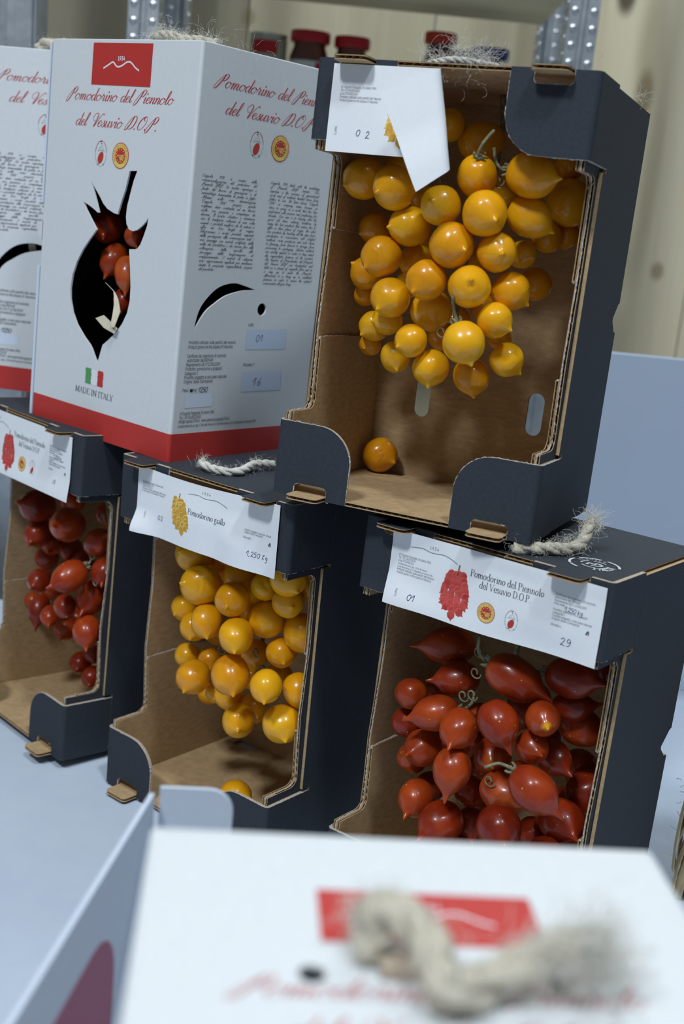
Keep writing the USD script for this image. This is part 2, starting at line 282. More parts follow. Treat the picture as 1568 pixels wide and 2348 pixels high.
# a slanted copperplate hand: (advance, strokes)
CUR = {k: (a, [pts(s) for s in st.split('|')]) for k, (a, st) in {
 'a': (.95, '.75,.85 .45,1 .1,.75 .05,.3 .25,0 .5,.15 .78,.95|.78,.95 .72,.3 .8,.02 1.0,.2'), 'b': (.85, '0,.3 .3,1.4 .4,2 .25,2.15 .15,1.6 .12,.3 .3,0 .6,.3 .62,.75 .45,.95 .8,.85'),
 'c': (.72, '.6,.8 .42,1 .12,.75 .06,.3 .3,0 .55,.1 .8,.4'), 'd': (.98, '.7,.85 .4,1 .1,.75 .05,.3 .25,0 .5,.2 .75,.95|.8,2.1 .74,1 .7,.2 .82,0 1.05,.25'),
 'e': (.72, '.08,.45 .5,.6 .6,.85 .4,1 .12,.75 .08,.3 .3,0 .55,.1 .8,.4'), 'f': (.6, '0,.3 .35,1.3 .45,2 .3,2.1 .2,1 .1,-.8 -.05,-1 -.05,-.6 .5,.4'),
 'g': (.92, '.75,.85 .45,1 .1,.75 .05,.3 .25,0 .5,.15 .78,.95|.78,.95 .7,-.5 .45,-1 .25,-.8 .5,-.2 1,.3'), 'h': (.95, '0,.3 .3,1.4 .4,2 .27,2.15 .18,1.5 .12,0|.12,.2 .35,.85 .55,1 .68,.8 .62,.25 .7,0 .95,.25'),
 'i': (.48, '.05,.75 .2,1 .15,.25 .25,0 .5,.25|.33,1.62 .27,1.38'), 'j': (.45, '.05,.75 .2,1 .1,-.6 -.1,-1 -.2,-.7 .3,0|.24,1.42 .3,1.52'),
 'k': (.9, '0,.3 .3,1.4 .4,2 .27,2.15 .18,1.5 .12,0|.15,.4 .5,.95 .55,.75 .3,.55 .6,.1 .9,.2'), 'l': (.5, '0,.35 .35,1.3 .42,1.95 .3,2.15 .17,1.7 .12,.3 .25,0 .55,.3'),
 'm': (1.4, '0,.8 .12,.98 .2,.8 .15,0|.15,.2 .33,.8 .48,1 .6,.8 .55,0|.55,.2 .75,.8 .92,1 1.06,.8 1.0,.25 1.1,0 1.4,.25'), 'n': (.92, '0,.8 .12,.98 .2,.8 .15,0|.15,.2 .35,.8 .55,1 .68,.8 .62,.25 .7,0 .95,.25'),
 'o': (.98, '.7,.9 .45,1 .1,.75 .05,.35 .3,0 .6,.1 .8,.5 .75,.85 .58,.95 .72,.75 1.05,.8'), 'p': (.95, '0,.7 .18,1 .1,-.95|.12,.2 .35,.9 .6,1 .75,.6 .6,.1 .35,0 .2,.2|.6,.05 .95,.25'),
 'q': (.95, '.75,.85 .45,1 .1,.75 .05,.3 .25,0 .5,.15 .78,.95|.78,.95 .7,-.95 .95,.2'), 'r': (.82, '0,.25 .15,.75 .24,1.22 .30,.92 .52,.90 .56,.70 .48,.25 .58,0 .82,.25'),
 's': (.66, '0,.1 .4,.8 .45,1.05 .36,.8 .58,.35 .42,0 .12,.08|.42,0 .7,.25'), 't': (.52, '.25,1.7 .15,.3 .28,0 .55,.25|0,1.15 .5,1.2'), 'u': (.98, '0,.75 .15,1 .1,.25 .28,0 .6,.5 .72,1|.72,1 .66,.25 .78,0 1,.25'),
 'v': (.85, '0,.8 .15,1 .22,.5 .3,0 .6,.5 .7,.95 .62,.8 .9,.85'), 'w': (1.25, '0,.8 .15,1 .15,.4 .3,0 .55,.5 .62,1 .6,.4 .75,0 1.05,.6 1.1,.95 1.3,.85'), 'x': (.8, '0,.8 .2,.95 .5,.1 .8,.2|.65,.95 .05,.05'),
 'y': (.92, '0,.75 .15,1 .1,.25 .28,0 .6,.5 .72,1|.72,1 .6,-.5 .35,-1 .2,-.75 .9,.25'), 'z': (.75, '.05,.85 .3,1 .6,.9 .1,.1 .4,-.1 .3,-.8 .1,-.9 .15,-.5 .75,.2'),
 'P': (1.42, '.78,2.02 .62,1.1 .28,.0 .0,-.38 -.20,-.28 -.15,.2 .2,1.15 .66,1.9 1.05,2.15 1.32,1.85 1.12,1.2 .78,1.0 .66,1.22 .82,1.35'), 'V': (1.35, '.62,.95 .3,1.0 .02,1.5 .35,2.1 .78,2.0 .86,1.2 .72,.15 .8,.02 1.1,.9 1.5,1.95 1.75,2.12 1.82,1.9'),
 'D': (1.5, '.80,2.02 .60,.9 .25,.0 -.02,-.15 -.12,.1 .15,1.1 .72,1.98 1.25,2.0 1.42,1.3 1.2,.4 .75,.02 .4,.1 .32,.35 .6,.42'), 'O': (1.4, '.9,2.1 .45,1.8 .12,1.0 .2,.2 .6,0 1.1,.5 1.32,1.35 1.12,2.0 .82,2.1 .74,1.7 1,1.4'),
 'C': (1.2, '1.1,1.7 .9,2.1 .5,1.9 .15,1.1 .15,.3 .5,0 .9,.2 1.2,.6'), 'L': (1.2, '.1,1.6 .5,1.9 .9,2.1 .6,1 .3,.1 .1,0 .3,.2 .8,0 1.2,.2'), 'A': (1.4, '0,.2 .3,.0 .9,1.2 1.2,2.1 1.15,.3 1.4,.2|.4,.8 1.3,.85'),
 'I': (.8, '.1,1.7 .4,2.05 .7,2.0 .45,.8 .2,0 -.1,.1 .2,.4'), 'S': (1.0, '.95,1.8 .7,2.1 .4,1.7 .7,1.0 .6,.2 .2,0 .0,.3 .5,.7'), 'T': (1.1, '0,1.7 .3,2.1 1.2,2.0|.75,2.05 .5,.8 .35,.1 .1,.05'), 'W': (1.6, '0,1.8 .3,2.1 .3,.3 .5,0 1,1.9 1,.3 1.2,0 1.7,2.1'),
 '1': (.7, '.2,1.5 .5,2 .4,0'), '9': (.9, '.8,1.7 .5,2 .2,1.6 .35,1.15 .7,1.4 .8,1.9 .5,0'), '3': (.9, '.2,1.7 .5,2 .75,1.6 .4,1.1 .7,.7 .5,.05 .1,.2'), '4': (.95, '.5,2 .1,.7 .85,.7|.7,1.3 .6,0'),
 '.': (.5, '.16,.2 .12,-.03'), ',': (.4, '.15,.1 .05,-.3'), "'": (.3, '.2,2 .15,1.6'), '"': (.5, '.2,2 .15,1.6|.4,2 .35,1.6')}.items()}
def nib(P, thin, thick, up_thin=True):
    T = np.gradient(P, axis=0); L = np.linalg.norm(T, axis=1) + 1e-9
    down = np.clip(-T[:, 1] / L, 0, 1)
    w = thin + (thick - thin) * down ** 1.5
    return np.convolve(np.pad(w, 2, 'edge'), np.ones(5) / 5, 'valid')
def cursive(text, x, y, h, width=None, thin=.06, thick=.16, k=4, slant=.42, justify=False, just=True):
    """h = height of the small letters; width squeezes or stretches the line to fit"""
    words = text.split(' '); items = []; u = 0; gaps = []
    for wi, wd in enumerate(words):
        for ch in wd:
            a, st = CUR.get(ch, CUR['o'])
            for s in st:
                P = smooth_path(s, k * (len(s) - 1)); w = nib(P, thin, thick)
                P = P + np.array([u, 0]); P[:, 0] += slant * (P[:, 1]); items.append((ribbon(P, w), wi))
            u += a
        u += .75; gaps.append(u)
    tot = u - .75
    sx = h
    extra = 0
    if width and justify:
        sx = min(1.5 * h, width / tot); extra = max(0, width - tot * sx) / max(1, len(words) - 1) if just else 0
    elif width: sx = width / tot
    out = []
    for (v, f), wi in items:
        out.append((np.stack([x + v[:, 0] * sx + wi * extra, y + v[:, 1] * h], 1), f))
    return join2(out)
# a roman book face drawn with a broad nib: strokes, serif bars "S"
ROM = {k: (a, [pts(s) for s in st.split('|') if s], [pts(s) for s in se.split('|') if s]) for k, (a, st, se) in {
 'P': (1.35, '.3,0 .3,2|.3,1.95 .85,1.97 1.1,1.6 .95,1.1 .3,.98', '.08,.02 .52,.02|.08,1.98 .4,1.98'), 'o': (1.15, '.55,.98 .2,.75 .12,.4 .35,.02 .7,.1 .95,.5 .85,.88 .55,.98', ''),
 'm': (1.8, '.25,0 .25,.95|.25,.6 .5,.95 .78,.85 .85,.5 .85,0|.85,.6 1.1,.95 1.4,.85 1.47,.5 1.47,0', '.08,.02 .42,.02|.68,.02 1.02,.02|1.3,.02 1.65,.02|.08,.95 .25,.95'), 'n': (1.25, '.25,0 .25,.95|.25,.6 .5,.95 .85,.9 .93,.5 .93,0', '.08,.02 .42,.02|.76,.02 1.1,.02|.08,.95 .25,.95'),
 'd': (1.25, '.85,.9 .45,.95 .15,.6 .2,.15 .5,0 .9,.25|.93,0 .93,2.05', '.93,.02 1.12,.02|.75,2.05 .93,2.05'), 'r': (.9, '.25,0 .25,.95|.25,.55 .45,.92 .75,.92', '.08,.02 .45,.02|.08,.95 .25,.95'),
 'i': (.6, '.28,0 .28,.95|.26,1.45 .28,1.55', '.08,.02 .48,.02|.1,.95 .28,.95'), 'e': (1.05, '.15,.5 .9,.52 .8,.88 .5,.98 .2,.75 .15,.35 .45,.0 .75,.05 .95,.28', ''), 'l': (.6, '.28,0 .28,2.05', '.08,.02 .48,.02|.1,2.05 .28,2.05'),
 'V': (1.5, '.15,1.98 .75,0|.75,0 1.3,1.98', '0,1.98 .35,1.98|1.1,1.98 1.48,1.98'), 's': (.85, '.7,.8 .45,.98 .2,.8 .35,.55 .65,.4 .7,.15 .4,0 .12,.18', ''), 'u': (1.25, '.25,.95 .25,.3 .5,0 .9,.3|.93,.95 .93,0', '.08,.95 .25,.95|.76,.95 .93,.95|.93,.02 1.1,.02'),
 'v': (1.05, '.12,.95 .52,0|.52,0 .9,.95', '0,.95 .28,.95|.75,.95 1.05,.95'), 'D': (1.6, '.3,0 .3,2|.3,1.97 1.0,1.85 1.35,1.2 1.3,.6 .9,.1 .3,.03', '.08,.02 .4,.02|.08,1.98 .4,1.98'), 'O': (1.65, '.8,2 .3,1.65 .15,1 .35,.25 .8,0 1.25,.3 1.45,1 1.25,1.7 .8,2', ''),
 '.': (.5, '.2,0 .22,.12', ''), 'g': (1.1, '.5,.98 .18,.7 .45,.4 .8,.65 .5,.98|.3,.42 .25,.15 .8,-.05 .9,-.35 .5,-.6 .12,-.4 .35,-.05|.75,.9 1.0,.95', ''), 'a': (1.05, '.2,.8 .45,.98 .75,.8 .75,.15 .95,.02|.75,.55 .3,.45 .15,.2 .35,0 .75,.25', ''),
 'M': (1.9, '.3,0 .35,2|.35,2 .95,.1|.95,.1 1.5,2|1.55,2 1.6,0', '.1,.02 .5,.02|1.38,.02 1.82,.02|.12,1.98 .4,1.98|1.5,1.98 1.78,1.98'), 'A': (1.5, '.15,0 .75,2|.75,2 1.3,0|.35,.65 1.1,.65', '0,.02 .35,.02|1.08,.02 1.5,.02'), 'E': (1.3, '.3,0 .3,2|.3,1.97 1.05,1.97 1.05,1.65|.3,1.02 .85,1.02|.3,.03 1.1,.03 1.15,.4', ''),
 'I': (.75, '.35,0 .35,2', '.1,.02 .6,.02|.1,1.98 .6,1.98'), 'N': (1.7, '.3,0 .3,2|.3,2 1.35,.05|1.38,0 1.38,2', '.1,.02 .5,.02|1.18,1.98 1.58,1.98'), 'T': (1.4, '.7,0 .7,2|.1,1.65 .12,1.97 1.28,1.97 1.3,1.65', '.45,.02 .95,.02'), 'L': (1.3, '.3,0 .3,2|.3,.03 1.1,.03 1.15,.45', '.1,1.98 .5,1.98'), 'Y': (1.45, '.15,1.98 .7,.95|.7,.95 1.25,1.98|.7,.95 .7,0', '0,1.98 .35,1.98|1.05,1.98 1.42,1.98|.48,.02 .92,.02'), ' ': (.6, '', '')}.items()}
def roman(text, x, y, h, width, thin=.07, thick=.24):
    u = 0; out = []
    for ch in text:
        a, st, se = ROM[ch]
        yl = (lambda q: q * 1.26 if q <= 1 else 1.26 + (q - 1) * .76) if ch.islower() else (lambda q: q)
        for s in st:
            s = [(p[0], yl(p[1])) for p in s]
            P = smooth_path(s, 5 * (len(s) - 1)) if len(s) > 2 else np.linspace(s[0], s[1], 4)
            T = np.gradient(P, axis=0); L = np.linalg.norm(T, axis=1) + 1e-9
            w = thin + (thick - thin) * np.abs(T[:, 1] / L) ** 1.5
            if len(s) == 2 and s[1][0] - s[0][0] > .2 and s[1][1] > s[0][1]: w = np.full(len(P), thin * 1.2)
            out.append(ribbon(P + [u, 0], w))
        for s in se: out.append(ribbon(np.array([((p[0] - .3) * 1.12 + .3, yl(p[1])) for p in s]) + [u, 0], .10))
        u += a
    s = width / u
    return join2([(np.stack([x + v[:, 0] * s, y + v[:, 1] * h], 1), f) for v, f in out])
_sans = {}
def sans(text, x, y, h, width=None, bold=False, sx=.82, a=0.0):
    """small print: capitals h tall, squeezed to width"""
    m = _sans.get((text, bold))
    if m is None:
        t = meshkit.text_mesh(text, 1.0, .1, bold); keep = t.face_normals[:, 2] > .5
        f = t.faces[keep]; ids, inv = np.unique(f, return_inverse=True); m = _sans[(text, bold)] = (t.vertices[ids][:, :2].copy(), inv.reshape(-1, 3))
    w = m[0][:, 0].max(); kx = (width / w) if width else h * sx
    c, q = math.cos(a), math.sin(a); U, V = m[0][:, 0] * kx, m[0][:, 1] * h
    return np.stack([x + c * U - q * V, y + q * U + c * V], 1), m[1]
PEN = {'0': '.5,1 .15,.8 .05,.4 .3,0 .6,.3 .62,.8 .4,1', 'o': '.5,1.05 .2,.85 .0,.45 .2,.05 .55,.3 .62,.75 .35,1 .0,.7', '1': '0,.5 .45,1 .38,0', '2': '.05,.75 .3,1 .55,.75 .1,.02 .25,.1 .7,0', '6': '.5,1 .15,.5 .2,.05 .5,.1 .55,.4 .2,.4', '9': '.55,.85 .25,1 .1,.7 .35,.5 .6,.8 .5,.2 .15,0', '5': '.55,1 .15,.95 .15,.6 .45,.6 .5,.2 .1,0', ',': '.1,.1 .0,-.2', '4': '.35,1 .05,.4 .6,.4|.5,.75 .45,-.05', 'k': '.1,1 .05,0|.5,.6 .08,.3 .5,0', 'K': '.2,1 .05,0|.6,1 .12,.45 .5,0', 'g': '.5,.55 .2,.6 .1,.3 .35,.1 .5,.55 .4,-.4 .1,-.4', '7': '', 'J': '.5,1 .45,.2 .1,0', '8': '.45,1 .15,.8 .5,.3 .3,0 .1,.25 .5,.75 .4,1', 'L': '.0,.3 .4,1 .25,.1 .5,0', '/': ''}
def pen(text, x, y, h, adv=.75, w=.10, slant=.12):
    out = []; u = 0
    for ch in text:
        if ch == ' ': u += .45; continue
        for s in PEN[ch].split('|'):
            P = smooth_path(pts(s), 24); P = P + [u, 0]; P[:, 0] += slant * P[:, 1]; out.append(ribbon(P, w))
        u += adv * (.45 if ch == ',' else 1)
    return put(join2(out), x, y, h)

# ------------------------------------------------------------------ the setting
def struct(name, mesh, mat, label=None): return part(None, name, mesh, mat, label=label, kind='structure')
tag(struct('floor', bx(-4, 4, -3, 4, -.80, -.75), 'floor'), 'plain grey hall floor under the table')
wl = UsdGeom.Xform.Define(stage, '/World/wall_back').GetPrim(); tag(wl, 'pine plank wall behind the shelving rack', kind='structure')
edges = [-2.6, -2.1, -1.6, -1.1, -.62, -.235, .075, .318, .56, 1.1, 1.6, 2.1, 2.6]
for a, b in zip(edges[:-1], edges[1:]):
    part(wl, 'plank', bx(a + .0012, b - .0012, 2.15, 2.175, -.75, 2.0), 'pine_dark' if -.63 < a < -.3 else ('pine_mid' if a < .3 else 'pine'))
# table and its cloth
tb = thing('display_table', 'trestle table under the white cloth, carrying all the crates', 'table')
part(tb, 'table_top', bx(-1.45, 1.25, .02, 1.40, -.032, -.004), 'table')
for x in (-1.38, 1.18):
    for y in (.09, 1.33): part(tb, 'leg', bx(x - .02, x + .02, y - .02, y + .02, -.75, -.032), 'table')
def cloth_mesh():
    xs = np.linspace(-1.47, 1.27, 138); ys = np.linspace(-.30, 1.42, 87); X, Y = np.meshgrid(xs, ys)
    P = np.stack([X, Y, 0 * X], -1)
    Z = -.0012 + .0011 * (meshkit.fbm(P * [5, 9, 1], 3, 4) - .5) * np.clip((np.abs(X + .02) - .30) * 6, 0, 1)
    over = Y < 0; Z = np.where(over, Y, Z); Y2 = np.where(over, .0 - .012 * np.sin(X * 14) * np.clip(-Y * 6, 0, 1), Y)
    V = np.stack([X, Y2, Z], -1).reshape(-1, 3); n = len(xs); F = []
    for j in range(len(ys) - 1):
        for i in range(n - 1): k = j * n + i; F += [(k, k + 1, k + n + 1), (k, k + n + 1, k + n)]
    V2 = V.copy(); V2[:, 2] -= .0016; F = np.array(F)
    return trimesh.Trimesh(np.vstack([V, V2]), np.vstack([F, F[:, ::-1] + len(V)]), process=False)
cl = part(None, 'tablecloth', cloth_mesh(), 'cloth', smooth=40); tag(cl, 'pale blue-white cloth spread over the display table', 'tablecloth')
bd = thing('partition_board', 'plain pale blue-grey board standing upright behind the table at right', 'board', None, (.262, 1.435, 0))
part(bd, 'panel', bx(0, .95, 0, .018, 0, .3755), 'board'); 
for x in (.12, .80): part(bd, 'foot', bx(x, x + .05, .018, .09, 0, .02), 'board')

# ------------------------------------------------------------------ shelving rack, jars
rack = thing('shelving_rack', 'galvanised steel shelving rack with embossed uprights behind the stacked boxes', 'shelving')
def upright(x0, y0, flip=1, front=True):
    prof = LineString([(0, .045), (0, 0), (.013, 0), (.0155, .005), (.0215, .005), (.024, 0), (.038, 0), (.038, .045)]).buffer(.0010, cap_style=2, join_style=2)
    m = trimesh.creation.extrude_polygon(prof, 2.2, engine='earcut'); m.apply_translation((0, 0, -.75))
    if not front: m.apply_transform(np.diag([1, -1, 1, 1.])); m.invert()
    m.apply_translation((x0, y0, 0)); u = part(rack, 'upright', m, 'steel', smooth=25)
    studs = []
    for z in np.arange(.55, .98, .0215):
        for xs, ys, ax in ((.0065, -.001, 1), (.0315, -.001, 1), (-.001, .018, 0), (-.001, .036, 0), (.039, .022, 0)):
            s = trimesh.creation.icosphere(2, .0052); sc = [1, 1, 1]; sc[ax] = .5; s.apply_scale(sc); s.apply_translation((xs, ys if front else -ys, z + (.011 if ax == 0 else 0)))
            s.apply_translation((x0, y0, 0)); studs.append(s)
    part(u, 'embossed_studs', cat(studs), 'steel_stud', smooth=True, kind='stuff')
upright(.2335, 1.70); upright(-.344, 1.70); upright(-.358, 2.07, front=False); upright(.235, 2.07, front=False)
part(rack, 'shelf', bx(-.352, .28, 1.702, 2.09, .617, .642), 'shelf_board'); part(rack, 'shelf', bx(-.30, .232, 1.725, 1.985, .8045, .8295), 'shelf_board')
pf = thing('metal_door_frame', 'ridged aluminium frame post at the far left behind the white cartons', 'frame')
part(pf, 'post', bx(-.60, -.4405, 1.605, 1.66, -.75, 1.6), 'steel')
for x, w, d in ((-.468, .006, .010), (-.452, .010, .014), (-.4425, .004, .008), (-.50, .012, .004)): part(pf, 'ridge', bx(x - w, x + w, 1.605 - d, 1.606, -.75, 1.6), 'steel')

def jar(x, y, ztop, r, lid, label, lab=None):
    z0 = .642; h = ztop - z0; t = thing('sauce_jar', label, 'jar', None, (x, y, z0), 'preserve jars on the rack shelf')
    part(t, 'glass_body', lathe([(0, 0), (r * .92, 0), (r * 1.02, .004), (r * 1.04, .012), (r * 1.04, h * .55), (r * 1.0, h * .68), (r * .84, h * .80), (r * .84, h - .012), (0, h - .012)]), 'sauce_jar', smooth=40)
    part(t, 'lid', lathe([(0, h - .016), (r * .99, h - .016), (r * 1.02, h - .013), (r * 1.02, h - .003), (r * .98, h), (r * .85, h), (r * .80, h - .0015), (0, h - .0015)]), lid, smooth=35)
    if lab:
        a = np.linspace(math.radians(lab[0]), math.radians(lab[1]), 16); rr = r * 1.055
        V = np.vstack([np.stack([rr * np.cos(a), rr * np.sin(a), a * 0 + z], 1) for z in (lab[2], lab[3])]); n = len(a); i = np.arange(n - 1)
        part(t, 'paper_label', trimesh.Trimesh(V, np.vstack([np.stack([i, i + 1, i + n + 1], 1), np.stack([i, i + n + 1, i + n], 1)]), process=False), 'jar_label')
        if len(lab) > 4:
            a = np.linspace(math.radians(lab[4]), math.radians(lab[5]), 8); rr = r * 1.065
            V = np.vstack([np.stack([rr * np.cos(a), rr * np.sin(a), a * 0 + z], 1) for z in (lab[6], lab[7])]); n = len(a); i = np.arange(n - 1)
            part(t, 'red_label_panel', trimesh.Trimesh(V, np.vstack([np.stack([i, i + 1, i + n + 1], 1), np.stack([i, i + n + 1, i + n], 1)]), process=False), 'lid_red')
jar(-.114, 1.90, .7525, .0290, 'lid_red', 'sauce jar with red lid and white label, left of the pair', (200, 320, .02, .068, 292, 318, .045, .066))
jar(-.052, 1.90, .7500, .0262, 'lid_red', 'sauce jar with red lid, right one of the touching pair', (200, 320, .015, .048))
jar(.0775, 1.90, .7680, .0238, 'lid_orange', 'tall sauce jar with orange-red lid, behind the upper crate', (200, 330, .01, .05))
jar(.153, 1.90, .7530, .0270, 'lid_blue', 'sauce jar with wide blue lid in front, nearest the right upright', None)
jar(.118, 1.985, .7550, .0270, 'lid_blue', 'sauce jar with blue lid, half hidden behind another', None)
tc = thing('tin_can', 'pale tin can with a red label patch, left of the jars', 'can', None, (-.176, 1.90, .642))
part(tc, 'can_body', lathe([(0, 0), (.0275, 0), (.0285, .002), (.0275, .004), (.0275, .097), (.0285, .099), (.0285, .101), (.0265, .101), (.0260, .098), (0, .098)]), 'tin', smooth=35)
part(tc, 'wrapper', lathe([(.0279, .006), (.0279, .094)]), 'tin_label', smooth=True)
a = np.linspace(math.radians(225), math.radians(305), 12); V = np.vstack([np.stack([.0282 * np.cos(a), .0282 * np.sin(a), a * 0 + z], 1) for z in (.073, .091)]); i = np.arange(11)
part(tc, 'red_patch', trimesh.Trimesh(V, np.vstack([np.stack([i, i + 1, i + 13], 1), np.stack([i, i + 13, i + 12], 1)]), process=False), 'lid_red')

# ------------------------------------------------------------------ shared print motifs (2-D, centre 0, size 1)
def seal_parts():
    t = np.linspace(0, 2 * np.pi, 40 * 4 + 1)[:-1]; r = np.where((np.arange(len(t)) % 4) < 2, 1.0, .93)
    gear = Polygon(np.stack([r * np.cos(t), r * np.sin(t)], 1))
    red = [fill(gear)]; yel = [fill(Point(0, 0).buffer(.90, quad_segs=12))]; red2 = [fill(Point(0, 0).buffer(.60, quad_segs=10))]; y2 = []
    for k in range(12):
        a = k * math.pi / 6 + .26; y2.append(fill(Point(.48 * math.cos(a), .48 * math.sin(a)).buffer(.05, quad_segs=3)))
    for k in range(5):
        y2.append(ribbon(smooth_path([(-.36 + k * .11, -.02 - .02 * k), (-.12 + k * .08, -.10 - .03 * k), (.05 + .07 * k, -.36 + .02 * k)], 10), .045))
    for k in range(4): y2.append(ribbon(smooth_path([(.40, -.02 - .08 * k), (.15, -.03 - .07 * k), (-.02, -.10 - .05 * k)], 8), .04))
    y2.append(ribbon([(-.40, .03), (.42, .03)], .05))
    let = []
    for k, ch in enumerate("DENOMINAZIONE D'ORIGINE PROTETTA"):
        if ch == ' ': continue
        an = math.radians(215 - k * 8.4); let.append(sans(ch, .69 * math.cos(an), .69 * math.sin(an), .13, sx=.7, a=an - math.pi / 2))
    return {'seal_red': (0, join2(red)), 'seal_yellow': (1, join2(yel)), 'seal_red#': (2, join2(red2)), 'seal_yellow#': (3, join2(y2)), 'seal_red##': (2, join2(let))}
SEAL = seal_parts()
def emblem_parts():
    body = Polygon(smooth_path([(.16, .16), (-.10, .06), (-.34, -.26), (-.36, -.60), (-.24, -.76), (-.24, -.92), (-.10, -.79), (.14, -.68), (.32, -.36), (.33, .0), (.16, .16)], 60))
    red = join2([ribbon(arc(0, 0, .72, 1, 100, 175), .05), ribbon(arc(0, 0, .72, 1, 5, 70), .05)])
    te = join2([ribbon(arc(0, 0, .72, 1, 178, 245), .06), ribbon(arc(0, 0, .72, 1, 292, 358), .06), ribbon(arc(0, 0, .72, 1, 255, 285), .04),
                ribbon(smooth_path([(-.38, .22), (-.15, .52), (-.05, .46), (.1, .66), (.42, .24)], 24), .04), ribbon(smooth_path([(-.38, .2), (0, .3), (.42, .22)], 10), .06), ribbon([(.10, .14), (.2, .3)], .05)])
    bl = join2([fill(Point(.02, .80).buffer(.06, quad_segs=3))] + [fill(Point(x, .985).buffer(.05, quad_segs=2)) for x in (-.10, .0, .10)] + [fill(Point(x, y).buffer(.07, quad_segs=2)) for x, y in ((-.36, -.86), (.38, -.84))])
    return {'seal_red': (0, join2([red, fill(body)])), 'pale_teal': (0, te), 'black_ink': (0, bl)}
EMB = emblem_parts()
def motif(parts, x, y, s, sx=1.0):
    return [(m.rstrip('#'), lv, put(vf, x, y, s, sx=sx)) for m, (lv, vf) in parts.items()]
MOUNT = [(-1, -.05), (-.74, .17), (-.52, .37), (-.42, .34), (-.28, .13), (-.12, .08), (.08, .2), (.28, .39), (.45, .43), (.58, .33), (.78, .06), (1, -.14)]
MOUNT2 = [(-1, -.03), (-.6, .22), (-.45, .24), (-.2, .02), (.05, .0), (.3, .13), (.5, .10), (.75, -.2), (1, -.62)]
def drop(r, a):   # round with a short point towards angle a
    return Point(0, 0).buffer(r, quad_segs=4).union(Polygon([(r * .75 * math.cos(a + .7), r * .75 * math.sin(a + .7)), (r * 1.5 * math.cos(a), r * 1.5 * math.sin(a)), (r * .75 * math.cos(a - .7), r * .75 * math.sin(a - .7))]))
def bunch(x, y0, y1, hw, seed, tilt=0.0):
    R = random.Random(seed); lo, hi = [], []; n = 9
    for k in range(n):
        f = k / (n - 1); y = y0 + (y1 - y0) * (.08 + .84 * f); w = hw * (.62 + .5 * math.sin(min(1, f * 1.6) * math.pi / 2)) * (1 - max(0, f - .72) * 2.4)
        m = 4 if f < .8 else (3 if f < .95 else 1)
        for j in range(m):
            q = 0 if m == 1 else (j / (m - 1) * 2 - 1); a = -math.pi / 2 + q * .9 + R.uniform(-.2, .2)
            p = affinity.translate(drop(hw * .33, a), x + tilt * f + q * w * .80 + R.uniform(-.05, .05) * hw, y + R.uniform(-.03, .03) * (y0 - y1))
            lo.append(p)
            if R.random() < .8: hi.append(p.difference(affinity.translate(p, R.uniform(.05, .12) * hw, -R.uniform(.05, .12) * hw)))
    stem = fill(LineString([(x + .02 * hw, y0 - .1 * (y0 - y1)), (x + .1 * hw, y0 + .13 * (y0 - y1))]).buffer(hw * .07))
    return fill(shapely.union_all(lo)), join2([fill(p) for p in hi]), stem

# ------------------------------------------------------------------ black crates (open corrugated trays on end)
W, D, H, T = .1944, .157, .300, .003
def flute(v0, v1, lo, span, mp, t=T, pitch=.0062, depth=.011):
    v = np.arange(v0, v1, pitch / 8); w = t / 2 + (t / 2 - .0006) * np.sin(2 * np.pi * v / pitch); u0 = np.array([lo(q) for q in v]) + .0005
    A = np.stack(mp(u0, v, w), 1); B = np.stack(mp(u0 + depth, v, w), 1); n = len(v); i = np.arange(n - 1)
    return trimesh.Trimesh(np.vstack([A, B]), np.vstack([np.stack([i, i + 1, i + n + 1], 1), np.stack([i, i + n + 1, i + n], 1)]), process=False)
def board(poly, mp, t=T, inset=.006, fl=None):
    ms = [sheet(poly, 0, .0005, mp), sheet(poly, t - .0005, t, mp)]
    core = poly.buffer(-inset)
    ms.append(sheet(core, .0006, t - .0006, mp))
    if fl is not None: ms.append(fl)
    return cat(ms)
def edge_line(poly, mp, w, r=.00042, jitter=.00025, seed=0, keep=None):
    R = np.random.default_rng(seed); out = []
    for g in getattr(poly, 'geoms', [poly]):
        ring = g.exterior; n = int(ring.length / .0016); q = np.array([ring.interpolate(k * ring.length / n).coords[0] for k in range(n)])
        q = q + R.normal(0, jitter, q.shape); ok = np.ones(n, bool) if keep is None else np.array([keep(*p) for p in q])
        runs, cur = [], []
        for k in range(n + 1):
            if k < n and ok[k]: cur.append(k)
            elif k == n and ok[0] and cur and len(cur) < n: runs.append(cur); cur = []
            elif cur: runs.append(cur); cur = []
        if cur: runs.append(cur)
        for c in runs:
            if len(c) < 3: continue
            P = np.stack(mp(q[c, 0], q[c, 1], np.full(len(c), w) + R.normal(0, .0001, len(c))), 1)
            out.append(tube(P, r * R.uniform(.6, 1.5, len(c)), 5))
    return cat(out)
def wrap_corner(rf):
    def f(s, w):   # front plane for s<0, side for s>0; w outward. returns (distance along the front from the corner, depth)
        th = np.clip((s + rf) / (2 * rf), 0, 1) * np.pi / 2
        cx, cy = -rf + (rf + w) * np.sin(th), rf - (rf + w) * np.cos(th)
        fx = np.where(s < -rf, s, np.where(s > rf, w, cx)); fy = np.where(s < -rf, -w, np.where(s > rf, s, cy))
        return fx, fy
    return f
WC = wrap_corner(.004)
fw, fh, fr = .0582, .053, .026
_flap = Polygon(list(rect(-fw, 0, .0495, fh).exterior.coords)).difference(rect(-fw - .01, fh - fr, -fw + fr, fh + .01)).union(Point(-fw + fr, fh - fr).buffer(fr, quad_segs=12).intersection(rect(-fw, fh - fr, -fw + fr, fh)))
FC = tuple(np.linspace(-.004, .004, 7))
_flap = _flap.difference(rrect(-.0430, -.02, -.0165, .0097, .0035))
